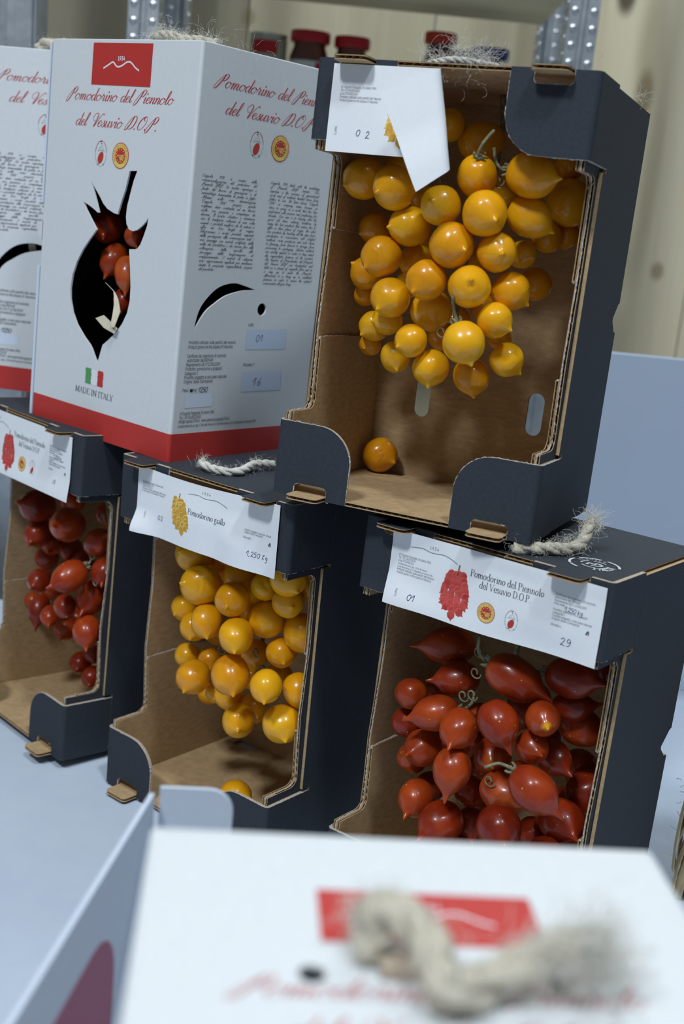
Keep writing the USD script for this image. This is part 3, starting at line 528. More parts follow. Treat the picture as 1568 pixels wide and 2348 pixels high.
def crate(key, P, label, slots_extra=()):
    R, t = pose(*P); c = thing('open_crate', label, 'crate', R, t, 'black corrugated tomato crates')
    back = rect(0, 0, W, H)
    for x in (.0490, .1434): back = back.difference(rrect(x - .0066, .0516, x + .0066, .0850, .0064))
    back = back.difference(Polygon([(W + .01, .1620), (W - .012, .1600), (W - .030, .1505), (W - .028, .1470), (W - .012, .1405), (W + .01, .1375)]))
    mb = lambda u, v, w: (u, D - T + w, v)
    p = part(c, 'back_panel', board(back, mb), 'kraft'); part(p, 'outer_paper', sheet(back, T, T + .0002, mb), 'dark_paper')
    # bottom and top, with stacking tabs through the flap slots
    for top in (0, 1):
        z = (lambda w: H - T + w) if top else (lambda w: T - w)
        mp = lambda u, v, w, z=z: (u, v, z(w) + 0 * u)
        poly = rect(.003, .0034, W - .003, D).union(rect(fw, .0006, W - fw, .01))
        for x in (.0167, W - .0428): poly = poly.union(rrect(x + .0006, -.0142, x + .0255, .02, .004))
        if not top: poly = poly.difference(rrect(.0206, .1395, .0453, .1535, .003)).difference(rrect(W - .0453, .1395, W - .0206, .1535, .003))
        fl = flute(fw + .001, W - fw - .001, lambda q: .0008, None, lambda u, v, w, z=z: (v, u, z(w) + 0 * u))
        fls = [fl]
        for x in (.0167, W - .0428): fls.append(flute(x + .004, x + .022, lambda q: -.0138, None, lambda u, v, w, z=z: (v, u, z(w) + 0 * u), pitch=.0052))
        p = part(c, 'top_panel' if top else 'bottom_panel', board(poly, mp, fl=cat(fls)), 'kraft'); part(p, 'outer_paper', sheet(poly, T, T + .0002, mp), 'dark_paper')
    # side walls: inner board, cut low in the middle; outer board behind the corner flaps
    ys = .0375
    prof = [(.0036, .0035), (D - T, .0035), (D - T, H - .0035), (.0036, H - .0035), (.0036, H - .0595)]
    prof += [(ys - .008, H - .0595)] + [(ys - .008 + .008 * math.sin(a), H - .0675 + .008 * math.cos(a)) for a in np.linspace(0, math.pi / 2, 6)]
    prof += [(ys + .001, .18), (ys - .0025, .12)] + [(ys - .008 + .008 * math.cos(a), .0675 - .008 * math.sin(a)) for a in np.linspace(0, math.pi / 2, 6)] + [(ys - .008, .0595), (.0036, .0595)]
    wall = Polygon(prof)
    def lo(z):
        if z < .0595 or z > H - .0595: return .0036
        if z < .0675 or z > H - .0675: return ys - .003
        return ys + (.001 if z > .15 else -.0015)
    out = rect(.0500, .0008, D + .0002, H - .0022).union(rect(.0415, .0560, .06, H - .0560))
    wall0 = wall
    out = out.difference(Polygon([(D + .01, .1625), (D - .003, .1605), (D - .0150, .1500), (D - .0145, .1475), (D - .006, .1400), (D + .01, .1370)]))
    for side in (0, 1):
        X = (lambda q: W - q) if side else (lambda q: q)
        wall = wall0.difference(Polygon([(D + .01, .1625), (D - .003, .1605), (D - .0150, .1500), (D - .0145, .1475), (D - .006, .1400), (D + .01, .1370)])) if side else wall0
        mi = lambda u, v, w, X=X: (X(2 * T - w + .0002) + 0 * u, u, v)       # w: inside -> outside
        fl = flute(.0005, H - .0005, lo, None, lambda u, v, w, X=X: (X(2 * T - w + .0002) + 0 * u, u, v))
        p = part(c, 'side_wall', board(wall, mi, fl=fl), 'kraft'); part(p, 'outer_paper', sheet(wall, T, T + .0002, mi), 'dark_paper')
        part(p, 'cut_edge', edge_line(wall, mi, .0008, keep=lambda a, b: a < ys + .004 and .01 < b < H - .01, seed=side), 'cut_edge')
        mo = lambda u, v, w, X=X: (X(T - w) + 0 * u, u, v)
        p = part(c, 'outer_side_panel', cat([sheet(out, .0004, T, mo)]), 'kraft'); part(p, 'outer_paper', sheet(out, T, T + .0002, mo), 'dark_paper')
        for top in (0, 1):
            Z = (lambda v: H - v) if top else (lambda v: v)
            def mf(u, v, w, X=X, Z=Z):
                fx, fy = WC(u, w); return (X(-fx), fy, Z(v))
            p = part(c, 'corner_flap', sheet(_flap, -T, 0, mf, None, FC), 'kraft_edge', smooth=35)
            part(p, 'outer_paper', sheet(_flap, 0, .0003, mf, None, FC), 'dark_paper', smooth=35)
            part(p, 'cut_edge', edge_line(_flap, mf, -.0004, keep=lambda a, b: b > .002 or a > -.045 and a < -.014, seed=3 + side * 2 + top), 'cut_edge')
    # extra boards glued inside the side walls, above and below the middle
    for side in (0, 1):
        X = (lambda q: W - q) if side else (lambda q: q)
        zu = (.190 if key == 'A' else .222) if not side else .172
        for z0, z1 in ((.0035, .1125 if not side else .107), (zu, H - .0035)):
            strip = wall.intersection(rect(.0036, z0, D - .0035, z1)); mi = lambda u, v, w, X=X: (X(2 * T + .0004 + w) + 0 * u, u, v)
            fl = flute(z0 + .0005, z1 - .0005, lo, None, lambda u, v, w, X=X: (X(2 * T + .0004 + w) + 0 * u, u, v), t=.0024)
            p = part(c, 'inner_liner', board(strip, mi, t=.0024, fl=fl), 'kraft')
            part(p, 'cut_edge', edge_line(strip, mi, .0012, r=.0006, jitter=.0003, keep=lambda a, b, z0=z0, z1=z1: a < ys + .05 and (abs(b - (z1 if z0 < .01 else z0)) < .002), seed=9 + side), 'cut_edge')
    return c, R, t
cA, RA, tA = crate('A', (-.05204, .84816, .31542, -.41129, -.05439, -.00033), 'black corrugated crate of yellow tomatoes on top of two others, its label peeling')
cM, RM, tM = crate('M', (-.18811, .97934, .00139, -.67492, -.00886, -.00514), 'black crate of yellow tomatoes in the bottom row, middle of three')
cR, RR, tR = crate('R', (.01084, .82935, .00707, -.62552, -.04505, -.00347), 'black crate of red tomatoes at lower right, under the yellow crate')
cL, RL, tL = crate('L', (-.36629, 1.13374, .00621, -.80891, -.03955, -.01127), 'black crate of red tomatoes at far left of the bottom row')

# stamp on the lower right crate's lid
st = [ribbon(arc(0, 0, 1, 1, a0, a1), .10) for a0, a1 in ((60, 115), (130, 185), (-20, 45), (190, 215))]
st += [ribbon(arc(0, 0, .55, .55, a0, a1), .06) for a0, a1 in ((20, 80), (100, 160), (190, 260), (280, 340))]
st += [sans(ch, .80 * math.cos(math.radians(248 + 15 * k)), .80 * math.sin(math.radians(248 + 15 * k)) - .1, .3, sx=.8, bold=True, a=math.radians(-22 + 15 * k)) for k, ch in enumerate('ITALIA')]
st += [sans(ch, .72 * math.cos(math.radians(130 - 13 * k)), .72 * math.sin(math.radians(130 - 13 * k)), .17, sx=.8, a=math.radians(40 - 13 * k)) for k, ch in enumerate('VESUVIO')]
st += [ribbon(smooth_path([(-.35, -.05), (-.15, .2), (0, 0), (.15, .18), (.3, -.1), (.1, -.22), (-.2, -.2)], 30), .09)]
part(cR, 'stamp', flat(put(join2(st), .1655, .0305, .0165, a=math.radians(38)), .0008, lambda u, v, w: (u, v, H + w)), 'stamp_ink', label='white oval stamp printed on the lid')

# ------------------------------------------------------------------ crate labels
def label(c, x0, x1, z0, z1, bend, items, name_label, res=.004, shape=None):
    mp = lambda u, v, w: bend(u, v, w)
    lb = part(c, 'paper_label', sheet(shape or rect(x0, z0, x1, z1), 0, .00018, mp, res), 'label_paper', smooth=50, label=name_label)
    by = {}
    for m, lv, vf in items: by.setdefault((m, lv), []).append(vf)
    nm = {'black_ink': 'dark_lettering', 'grey_ink': 'small_print', 'pen_ink': 'handwriting', 'print_red': 'bunch_picture', 'print_yellow': 'bunch_picture', 'print_red_light': 'bunch_highlight', 'print_yellow_light': 'bunch_highlight', 'print_stem': 'bunch_stem',
          'seal_red': 'seal_red', 'seal_yellow': 'seal_yellow', 'pale_teal': 'emblem_line', 'teal_ink': 'mountain_line'}
    for (m, lv), l in by.items():
        m, _, n2 = m.partition('@'); part(lb, n2 or nm.get(m, m), flat(join2(l), .00026 + lv * .00007, mp), m)
    return lb
ADDR = ['di Coppola Pasquale, Ercolano (NA)', 'Tel. +39 3668015630', 'p.iva 07026061214', 'Confezionato da az. agr. L\'Orto del Vesuvio', 'in Via Panoramica, 43 S. Sebastiano al Vesuvio (NA)', 'Prodotto coltivato sulle pendici del Vesuvio', 'Product grown on the slopes of Vesuvius']
def addr(x, z, w, dz, lines=ADDR, short=(3, 4)):
    lens = {0: .86, 1: .46, 2: .42, 3: .80, 4: .95, 5: 1.0, 6: .93}; out = []
    for k, i in enumerate(lines): out.append(('grey_ink@address_print', 0, sans(ADDR[i], x, z - k * dz, .0013 if i in short else .0017, w * lens[i])))
    return out
CERT = [('Certificato da organismo di controllo', 1.0), ('autorizzato dal MIPAAF', .64), ('Regolamento UE n. 1238/2009', .80), ('Peso netto', .28), ('', 0), ('Prodotto: pomodorino a grappoli', .86), ('Categoria I', .30), ('Prodotto soggetto a calo peso naturale', 1.0), ('Origine: Italia (Campania)', .70), ('', 0), ('Etichetta n.', .28)]
def cert(x, z, w, dz, lines=CERT):
    return [('grey_ink@certificate_print', 0, sans(s, x, z - k * dz, .0016, w * f)) for k, (s, f) in enumerate(lines) if s]
def bunch_items(col, x, y0, y1, hw, seed, tilt=0.0):
    a, b, s = bunch(x, y0, y1, hw, seed, tilt); return [(f'print_{col}', 0, a), (f'print_{col}_light', 1, b), ('print_stem', 0, s)]
LOTTO = lambda x, z: [('grey_ink@lot_word', 0, sans('Lotto', x, z, .0018, .0055, a=math.pi / 2))]
SPRIG = lambda x, z: [('black_ink@sprig_mark', 0, ribbon(smooth_path([(x, z), (x + .0008, z + .0022), (x + .0018, z + .0024), (x + .0020, z)], 12), .0006)), ('black_ink@sprig_mark', 0, ribbon([(x + .0009, z + .0001), (x + .0011, z + .0028)], .0006))]
def sm(a, b, x): t = np.clip((x - a) / (b - a), 0, 1); return t * t * (3 - 2 * t)
# lower right crate
def bR(u, v, w):
    b = .0012 + .004 * sm(.27, .2428, v) * sm(.075, .027, u) + .0015 * np.sin((u - .03) * 40) * sm(.262, .2428, v) + .001 * sm(.285, .297, v) * np.abs(np.sin(u * 38))
    dz = -.0015 * sm(.05, .11, u) * sm(.17, .11, u) * sm(.275, .2428, v)
    return (u, -.0006 - b - w, v + dz)
it = [('teal_ink', 0, ribbon(smooth_path([(.0618 + x * .0195, .2866 + y * .0046) for x, y in MOUNT2], 50), .00055)), ('black_ink@year_number', 0, sans('1 9 3 4', .0578, .2888, .0023, .0072))]
it += addr(.0332, .2785, .0312, .00215, range(7)) + bunch_items('red', .0822, .2790, .2468, .0092, 3)
it += [('black_ink@product_name', 0, roman('Pomodorino del Piennolo', .0922, .2786, .00245, .0565)), ('black_ink@product_name', 0, roman('del Vesuvio D.O.P.', .1003, .2722, .00245, .0395))]
it += motif(SEAL, .1083, .2574, .0070) + motif(EMB, .1278, .2572, .0066) + cert(.1563, .2828, .0285, .00205)
it += [('pen_ink@lot_number', 1, pen('01', .0458, .2488, .0046, .72, .09)), ('pen_ink@weight_note', 1, pen('1,250 kg', .1640, .2740, .0030, .62, .10)), ('pen_ink@tag_number', 1, pen('29', .1645, .2510, .0052, .80, .08))] + LOTTO(.0372, .2495) + SPRIG(.1815, .2625)
label(cR, .0265, .1912, .2425, .2966, bR, it, 'white paper label with a red tomato bunch and handwritten 29')
# lower middle crate
def bM(u, v, w):
    b = .0012 + .007 * sm(.262, .241, v) * sm(.055, .024, u) + .0042 * sm(.285, .255, v) * (.5 + .5 * np.cos((u - .142) * 85)) * sm(.09, .13, u) * sm(.185, .165, u) + .0025 * sm(.05, .09, u) * sm(.13, .1, u) * np.abs(sm(.295, .26, v))
    return (u, -.0006 - b - w, v + .0022 * np.sin((u - .02) * 26) * sm(.27, .30, v) * -1)
it = [('teal_ink', 0, ribbon(smooth_path([(.1070 + x * .0220, .2860 + y * .0048) for x, y in MOUNT2], 50), .00055)), ('black_ink@year_number', 0, sans('1 9 3 4', .1000, .2892, .0022, .0098))]
it += addr(.0305, .2832, .0285, .0020, (0, 1, 2, 5, 6)) + bunch_items('yellow', .0748, .2798, .2508, .0082, 5, .0065)
it += [('black_ink@product_name', 0, roman('Pomodorino giallo', .0872, .2690, .0024, .0415))] + cert(.1503, .2712, .0262, .0019, [('Prodotto soggetto a calo peso naturale', 1.0), ('Origine: Italia (Campania)', .68), ('', 0), ('Peso netto', .28)])
it += [('pen_ink@lot_number', 1, pen('02', .0507, .2552, .0040, .90, .09)), ('pen_ink@weight_note', 1, pen('1,250 Kg', .1548, .2526, .0040, .72, .09))] + LOTTO(.0365, .2535) + SPRIG(.1745, .2640)
label(cM, .0245, .1832, .2405, .2962, bM, it, 'white paper label with a yellow tomato bunch and handwritten 1,250 Kg')
# lower left crate
bL = lambda u, v, w: (u, -.0016 - .002 * sm(.26, .238, v) - w, v)
it = [('teal_ink', 0, ribbon(smooth_path([(.0485 + x * .0195, .2853 + y * .0046) for x, y in MOUNT2], 50), .00055)), ('black_ink@year_number', 0, sans('1 9 3 4', .0445, .2885, .0023, .0072))]
it += addr(.0200, .2770, .0312, .00215, range(7)) + bunch_items('red', .0700, .2768, .2440, .0094, 3)
it += [('black_ink@product_name', 0, roman('Pomodorino del Piennolo', .0795, .2772, .00245, .0565)), ('black_ink@product_name', 0, roman('del Vesuvio D.O.P.', .0883, .2703, .00245, .0395))]
it += motif(SEAL, .0969, .2548, .0070) + motif(EMB, .1160, .2552, .0066) + cert(.1442, .2812, .0285, .00205)
it += [('pen_ink@lot_number', 1, pen('01', .0330, .2470, .0046, .72, .09)), ('pen_ink@weight_note', 1, pen('1,250 kg', .1520, .2725, .0030, .62, .10)), ('pen_ink@tag_number', 1, pen('J8', .1527, .2496, .0040, .80, .09))] + LOTTO(.0245, .2475) + SPRIG(.1715, .2605)
label(cL, .0150, .1812, .2385, .2962, bL, it, 'white paper label with a red tomato bunch on the far left crate')
# upper crate: the right half of the label has come loose and curls forward
fx0, fz0 = .0845, .296; fdir = np.array([.0150, -.0575]); fdir /= np.linalg.norm(fdir); fn = np.array([-fdir[1], fdir[0]])
def bA(u, v, w):
    d = (u - fx0) * fn[0] + (v - fz0) * fn[1]; al = (u - fx0) * fdir[0] + (v - fz0) * fdir[1]
    r = .0062; th = np.clip(d / r, 0, 2.75); ex = np.clip(d - 2.75 * r, 0, None)
    q = np.where(d <= 0, d, r * np.sin(th) + ex * math.cos(2.75)); out = np.where(d <= 0, 0, r * (1 - np.cos(th)) + ex * math.sin(2.75))
    nx = np.where(d <= 0, 0, np.sin(th)); no = np.where(d <= 0, 1, np.cos(th))
    q = q + nx * w; out = out + no * w + .0025 * sm(-.05, 0, d) * sm(.27, .239, v)
    x = fx0 + fn[0] * q + fdir[0] * al; z = fz0 + fn[1] * q + fdir[1] * al
    return (x, -.0012 - out, z)
it = addr(.0200, .2808, .0300, .00215, (0, 1, 2, 5, 6)) + bunch_items('yellow', .0668, .2768, .2462, .0092, 5)
it += [('pen_ink@lot_number', 1, pen('0', .0346, .2505, .0042, .8, .09)), ('pen_ink@lot_number', 1, pen('2', .0415, .2495, .0045, .8, .09))] + LOTTO(.0203, .2505)
lb = label(cA, .0132, .1420, .2395, .2962, bA, it, 'white paper label with a yellow bunch, its right half curling off', .003, Polygon([(.0132, .2395), (.083, .2395), (.1375, .2290), (.1375, .2962), (.0132, .2962)]))

# ------------------------------------------------------------------ white cartons
CW, CD, CH = .1898, .1638, .3282
CUT = Polygon([(-.1243,.2158),(-.1164,.2085),(-.1106,.2033),(-.106,.1984),(-.0998,.1944),(-.0915,.1919),(-.0863,.1912),(-.0825,.2022),(-.0786,.212),(-.0748,.2268),(-.0653,.2275),(-.069,.2193),(-.0721,.2087),(-.0748,.1987),(-.0753,.1903),(-.074,.1848),(-.0705,.1806),(-.0654,.1797),(-.0601,.1813),(-.054,.1854),(-.0501,.1889),(-.0473,.1924),(-.0481,.186),(-.0514,.1774),(-.0549,.17),(-.0583,.1665),(-.061,.1657),(-.0681,.165),(-.0681,.1629),(-.0652,.1491),(-.063,.1351),(-.0627,.1236),(-.0649,.1132),(-.0701,.1037),(-.0771,.0953),(-.0856,.0881),(-.0937,.0819),(-.0955,.0768),(-.0977,.0697),(-.0996,.0654),(-.1031,.0695),(-.108,.0762),(-.1114,.0794),(-.1198,.0849),(-.1306,.0938),(-.1377,.1033),(-.1419,.1141),(-.1428,.123),(-.141,.1352),(-.1361,.147),(-.1288,.1582),(-.1203,.1679),(-.1123,.1763),(-.1196,.1832),(-.1275,.1911),(-.1327,.1975),(-.1256,.1956),(-.1183,.193),(-.1121,.1902),(-.1107,.1906),(-.1148,.1987),(-.1192,.2069)])
ARCO = smooth_path([(.0152,.1071),(.0204,.1257),(.0309,.138),(.0421,.145),(.057,.1478),(.0699,.1458),(.0819,.143)], 40); ARCI = smooth_path([(.0819,.143),(.0753,.1425),(.0656,.1416),(.0488,.1374),(.0364,.1306),(.0262,.123),(.0152,.1071)], 40)
ARC = Polygon(np.vstack([ARCO, ARCI])).buffer(0)
WW = wrap_corner(.0028); WCUT = tuple(np.linspace(-.0028, .0028, 7))
IT_TXT = ['Coppola 1934 si occupa della', 'commercializzazione del pomodoro del', 'Piennolo DOP. La nostra esperienza e', 'frutto del lavoro di generazioni e di', 'metodologie tramandate di padre in figlio.', 'Abbiamo scelto come denominazione', '"Coppola 1934" proprio perche', 'vogliamo dare continuita ad un lavoro', 'svolto con passione e competenza da', 'decenni. Il nostro obiettivo e mantenere', 'vive le tradizioni culinarie di una volta', 'usando i prodotti migliori che la natura ci', 'offre nei loro luoghi di origine.', 'Selezioniamo i nostri prodotti seguendo', 'dalla produzione alla conservazione tutti i', 'vari passaggi con metodi certificati, dalla', 'scelta dei produttori e dei terreni fino alla', 'coltivazione, dalla raccolta allo', 'stoccaggio, dalla trasformazione al', 'confezionamento. I metodi di selezione', 'sono rigorosamente applicati per mantenere', 'intatte le proprieta organolettiche proprie', 'del prodotto.']
EN_TXT = ['Coppola 1934 deals with the marketing', 'of Piennolo DOP tomato. Our', 'expertise is the outcome of generational', 'work and of methods handed down from', 'father to son. We have chosen "Coppola', '1934" as company name because we', 'strive to carry on a work that has been', 'performed with passion and proficiency for', 'decades. Our aim is to keeping alive the', 'good old times culinary traditions by', 'using the best products that nature has to', 'offer in their places of origin. We select', 'our products by tracking all the steps from', 'production to conservation with certified', 'methods. From producers and soils choice', 'to farming, from harvest to storage, from', 'processing to packaging. Selective methods', 'are strictly applied in order to keep intact', 'the organoleptic features of the product.', 'The bunches of Pomodorino del Piennolo', 'del Vesuvio DOP are handpicked and', 'held on a strand of vegetable fibre and in', 'a ring up to make the Piennolo.', 'Afterwards it is hung up in ventilated', 'premises in order to ensure the optimal', 'conservation all year long.']
INFO = [('Prodotto coltivato sulle pendici del vesuvio', .0118, .0977, .0527), ('Product grown on the slopes of Vesuvius', .0116, .0940, .0500), ('Cerificato da organismo di controllo', .0113, .0866, .0437), ('autorizzato dal MIPAAF', .0117, .0831, .0288), ('Regolamento UE n\u00b01238/2009', .0108, .0795, .0380), ('Prodotto: pomodorino a grappoli', .0105, .0760, .0408), ('Categoria: I', .0101, .0723, .0145), ('Prodotto soggetto a calo peso naturale', .0100, .0690, .0474), ('Origine: Italia (Campania)', .0097, .0655, .0322), ('Peso:', .0092, .0585, .0068), ('kg', .0212, .0585, .0034),
        ('di Coppola Pasquale, Ercolano (NA)', .0085, .0392, .0385), ('Tel. +39 3668015630', .0083, .0358, .0240), ('info@coppola1934.it   www.piennolocoppola1934.it', .0080, .0325, .0580), ('Confezionato da az. agr. L\'Orto del Vesuvio in Via Panoramica, 43 S. Sebastiano al Vesuvio (NA)', .0077, .0288, .0905), ('Lotto', .0775, .1125, .0062), ('Etichetta n\u00b0', .0760, .0783, .0135)]
TITLE1, TITLE2 = 'Pomodorino del Piennolo', 'del Vesuvio D.O.P.'
def front_print():
    o = [('red_ink@logo_panel', 0, fill(rect(-.1318, .2922, -.0572, .3249))), ('white_ink@mountain_line', 1, ribbon(smooth_path([(-.0945 + x * .0226, .3058 + y * .0115) for x, y in MOUNT], 60), .00125)), ('white_ink@year_number', 1, sans('1934', -.0996, .3116, .0031, .0091, bold=True))]
    o += [('red_text', 0, cursive(TITLE1, -.1625, .2797, .0048, .133)), ('red_text', 0, cursive(TITLE2, -.1500, .2592, .0050, .105))]
    o += motif(EMB, -.1131, .2380, .0101, 1.0) + motif(SEAL, -.0876, .2378, .0107)
    def brush(x, w, s): 
        R = random.Random(s); L = [(x + R.uniform(-.0004, .0004), .0460 + k * .0013) for k in range(11)]; Rr = [(x + w + R.uniform(-.0006, .0006), .0458 + k * .0013) for k in range(11)]
        return fill(Polygon(L + Rr[::-1]).buffer(.0003))
    o += [('green_ink', 0, brush(-.1135, .0070, 1)), ('white_ink@white_flag_stripe', 0, brush(-.1055, .0075, 2)), ('red_ink@red_flag_stripe', 0, brush(-.0968, .0066, 3))]
    o += [('black_ink@product_name', 0, roman('MADE IN ITALY', -.1268, .0362, .0026, .0520, .07, .22))]
    return o
def side_print():
    o = [('red_text', 0, cursive(TITLE1, .0162, .2975, .0048, .133)), ('red_text', 0, cursive(TITLE2, .0285, .2783, .0050, .105))]
    o += motif(EMB, .0667, .2592, .0100, 1.0) + motif(SEAL, .0943, .2592, .0109)
    for k, s in enumerate(IT_TXT): o.append(('black_ink@italian_text', 0, cursive(s, .0105 + .0002 * k, .2292 - k * .00328, .00112, .0605, .09, .20, 2, justify=True, just=k < 22)))
    for k, s in enumerate(EN_TXT): o.append(('black_ink@english_text', 0, cursive(s, .0872 + .0001 * k, .2305 - k * .00330, .00112, .0605, .09, .20, 2, justify=True, just=k < 25)))
    for s, y, z, w in INFO: o.append(('black_ink@product_details', 0, sans(s, y, z, .0027 if 'Confez' not in s else .0022, w)))
    o += [('sticker@lot_sticker', 0, fill(rect(.0766, .0925, .1256, .1098))), ('sticker', 0, fill(rect(.0760, .0562, .1246, .0735))), ('sticker_white', 0, fill(Polygon([(.0130, .0448), (.0133, .0563), (.0432, .0560), (.0430, .0520), (.0445, .0515), (.0438, .0452)])))]
    o += [('pen_ink@lot_number', 1, pen('01', .0880, .0990, .0060, .80, .08, .1)), ('pen_ink@tag_number', 1, pen('16', .0885, .0610, .0068, .90, .08, .3)), ('pen_ink@weight_note', 1, pen('1250', .0262, .0575, .0042, .62, .12, .2)), ('black_ink@weight_blot', 0, fill(rrect(.0175, .0580, .0207, .0606, .0006)))]
    return o
FP, SP = front_print(), side_print()
PN = {'red_ink': 'red_print', 'white_ink': 'white_print', 'red_text': 'red_script_lettering', 'black_ink': 'black_lettering', 'pen_ink': 'handwriting', 'sticker': 'number_sticker', 'sticker_white': 'price_sticker', 'green_ink': 'green_flag_stripe', 'pale_teal': 'emblem_line', 'seal_red': 'seal_red', 'seal_yellow': 'seal_yellow'}
def prints(parent, items, mp):
    by = {}
    for m, lv, vf in items: by.setdefault((m, lv), []).append(vf)
    for (m, lv), l in by.items():
        m, _, n2 = m.partition('@'); part(parent, n2 or PN.get(m, m), flat(join2(l), .00018 + lv * .00008, mp), m)
def carton(P, label, front=True, side=True, top_print=False, cut=True):
    R, t = pose(*P); c = thing('white_carton', label, 'carton', R, t, 'white tomato cartons')
    th = .0016
    def mA(s, v, w): fx, fy = WW(s, w); return (fx, fy, v)
    def mB(s, v, w): fx, fy = WW(s, w); return (-CW - fx, CD - fy, v)
    pa = rect(-CW + .0028, 0, CD - .0028, CH - .0012)
    if cut: pa = (pa.difference(CUT) if front else pa).difference(ARC).difference(Point(.0921, .1268).buffer(.0052, quad_segs=8))
    pb = rect(-CW + .0028, 0, CD - .0028, CH - .0012)
    p = part(c, 'front_and_side_wall', sheet(pa, -th, 0, mA, None, WCUT), 'white_card', smooth=30)
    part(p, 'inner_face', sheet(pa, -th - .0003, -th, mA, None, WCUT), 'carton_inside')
    part(p, 'red_band', sheet(rect(-CW + .0028, 0, CD - .0028, .0236), 0, .00012, mA, None, WCUT), 'red_ink', smooth=30)
    if front: prints(p, FP, lambda u, v, w: mA(u, v, w))
    if side: prints(p, SP, lambda u, v, w: mA(u, v, w))
    p = part(c, 'rear_wall', sheet(pb, -th, 0, mB, None, WCUT), 'white_card', smooth=30)
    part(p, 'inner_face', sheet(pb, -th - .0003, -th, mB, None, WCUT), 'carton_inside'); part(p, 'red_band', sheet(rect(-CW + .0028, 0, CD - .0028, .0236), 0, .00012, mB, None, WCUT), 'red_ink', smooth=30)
    tp = rrect(-CW + .0006, .0006, -.0006, CD - .0006, .0022)
    for y in (.048, .116): tp = tp.difference(Point(-.0723, y).buffer(.0042, quad_segs=8))
    ml = lambda u, v, w: (u, v, CH + w - .0009 * np.clip(1 - np.minimum(np.minimum(-u, CW + u), np.minimum(v, CD - v)) / .003, 0, 1) ** 2)
    p = part(c, 'top_panel', sheet(tp, -.0016, 0, ml, .01), 'white_card', smooth=40)
    if top_print:
        fr = lambda u, v, w: (v, -CD + (CD - u) * 1.0 - 0 + 0 * v, CH + w)
        fr = lambda u, v, w: (v, u, CH + w)
        it = [('red_ink@logo_panel', 0, fill(rect(.0510, -.0580, .1150, -.0320))), ('white_ink@mountain_line', 1, ribbon(smooth_path([(.083 + x * .019, -.0465 + y * .0095) for x, y in MOUNT], 60), .0011)), ('white_ink@year_number', 1, sans('1934', .079, -.0415, .0026, .0080, bold=True)), ('red_text', 0, cursive(TITLE1, .0270, -.0822, .0040, .109)), ('red_text', 0, cursive(TITLE2, .040, -.0985, .0040, .086))]
        p2 = part(c, 'top_print_holder', sheet(rect(-.031, .052, -.030, .053), 0, .0001, lambda u, v, w: (u, v, CH + w)), 'white_card') if 0 else p
        by = {}
        for m, lv, vf in it: by.setdefault((m, lv), []).append((np.stack([vf[0][:, 0], vf[0][:, 1]], 1), vf[1]))
        for (m, lv), l in by.items():
            v, f = join2(l); v3 = np.stack([v[:, 1], -v[:, 0], np.full(len(v), CH + .00018 + lv * .00008)], 1)
            part(p, PN.get(m, m), trimesh.Trimesh(v3, f, process=False), m)
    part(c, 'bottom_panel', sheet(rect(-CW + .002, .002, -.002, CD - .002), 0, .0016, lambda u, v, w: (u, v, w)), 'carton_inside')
    return c, R, t
c1, R1, t1 = carton((-.14635, .96396, .3016, -.68973, -.02398, .01132), 'white carton with a tomato-shaped cut-out, stacked beside the upper black crate')
# raised edge of the door panel at its left side, with a round thumb tab
eg = lambda u, v, w: (-CW - .0002 - w, .0010 + u, v)
part(c1, 'folded_edge', cat([sheet(rect(0, .0, .003, .137), 0, .0032, eg), sheet(rect(0, .192, .003, CH - .003), 0, .0026, eg)]), 'sticker_white', label='pale folded edge strip')
part(c1, 'thumb_tab', sheet(Point(-CW + .002, .168).buffer(.0085, quad_segs=10).intersection(rect(-CW - .02, .1, -CW + .0005, .3)), 0, .0016, lambda u, v, w: (u, .0008 + w, v)), 'white_card')
c2, R2, t2 = carton((-.38420, 1.21392, .3042, -1.73096), 'white carton at the far left, printed side facing out', front=False)
# foreground carton: its top seen from above
def carton_front():
    P = (-.05056, .34482, .0006, 1.66483); R, t = pose(*P)
    return P
c3, R3, t3 = None, None, None
_P = carton_front()
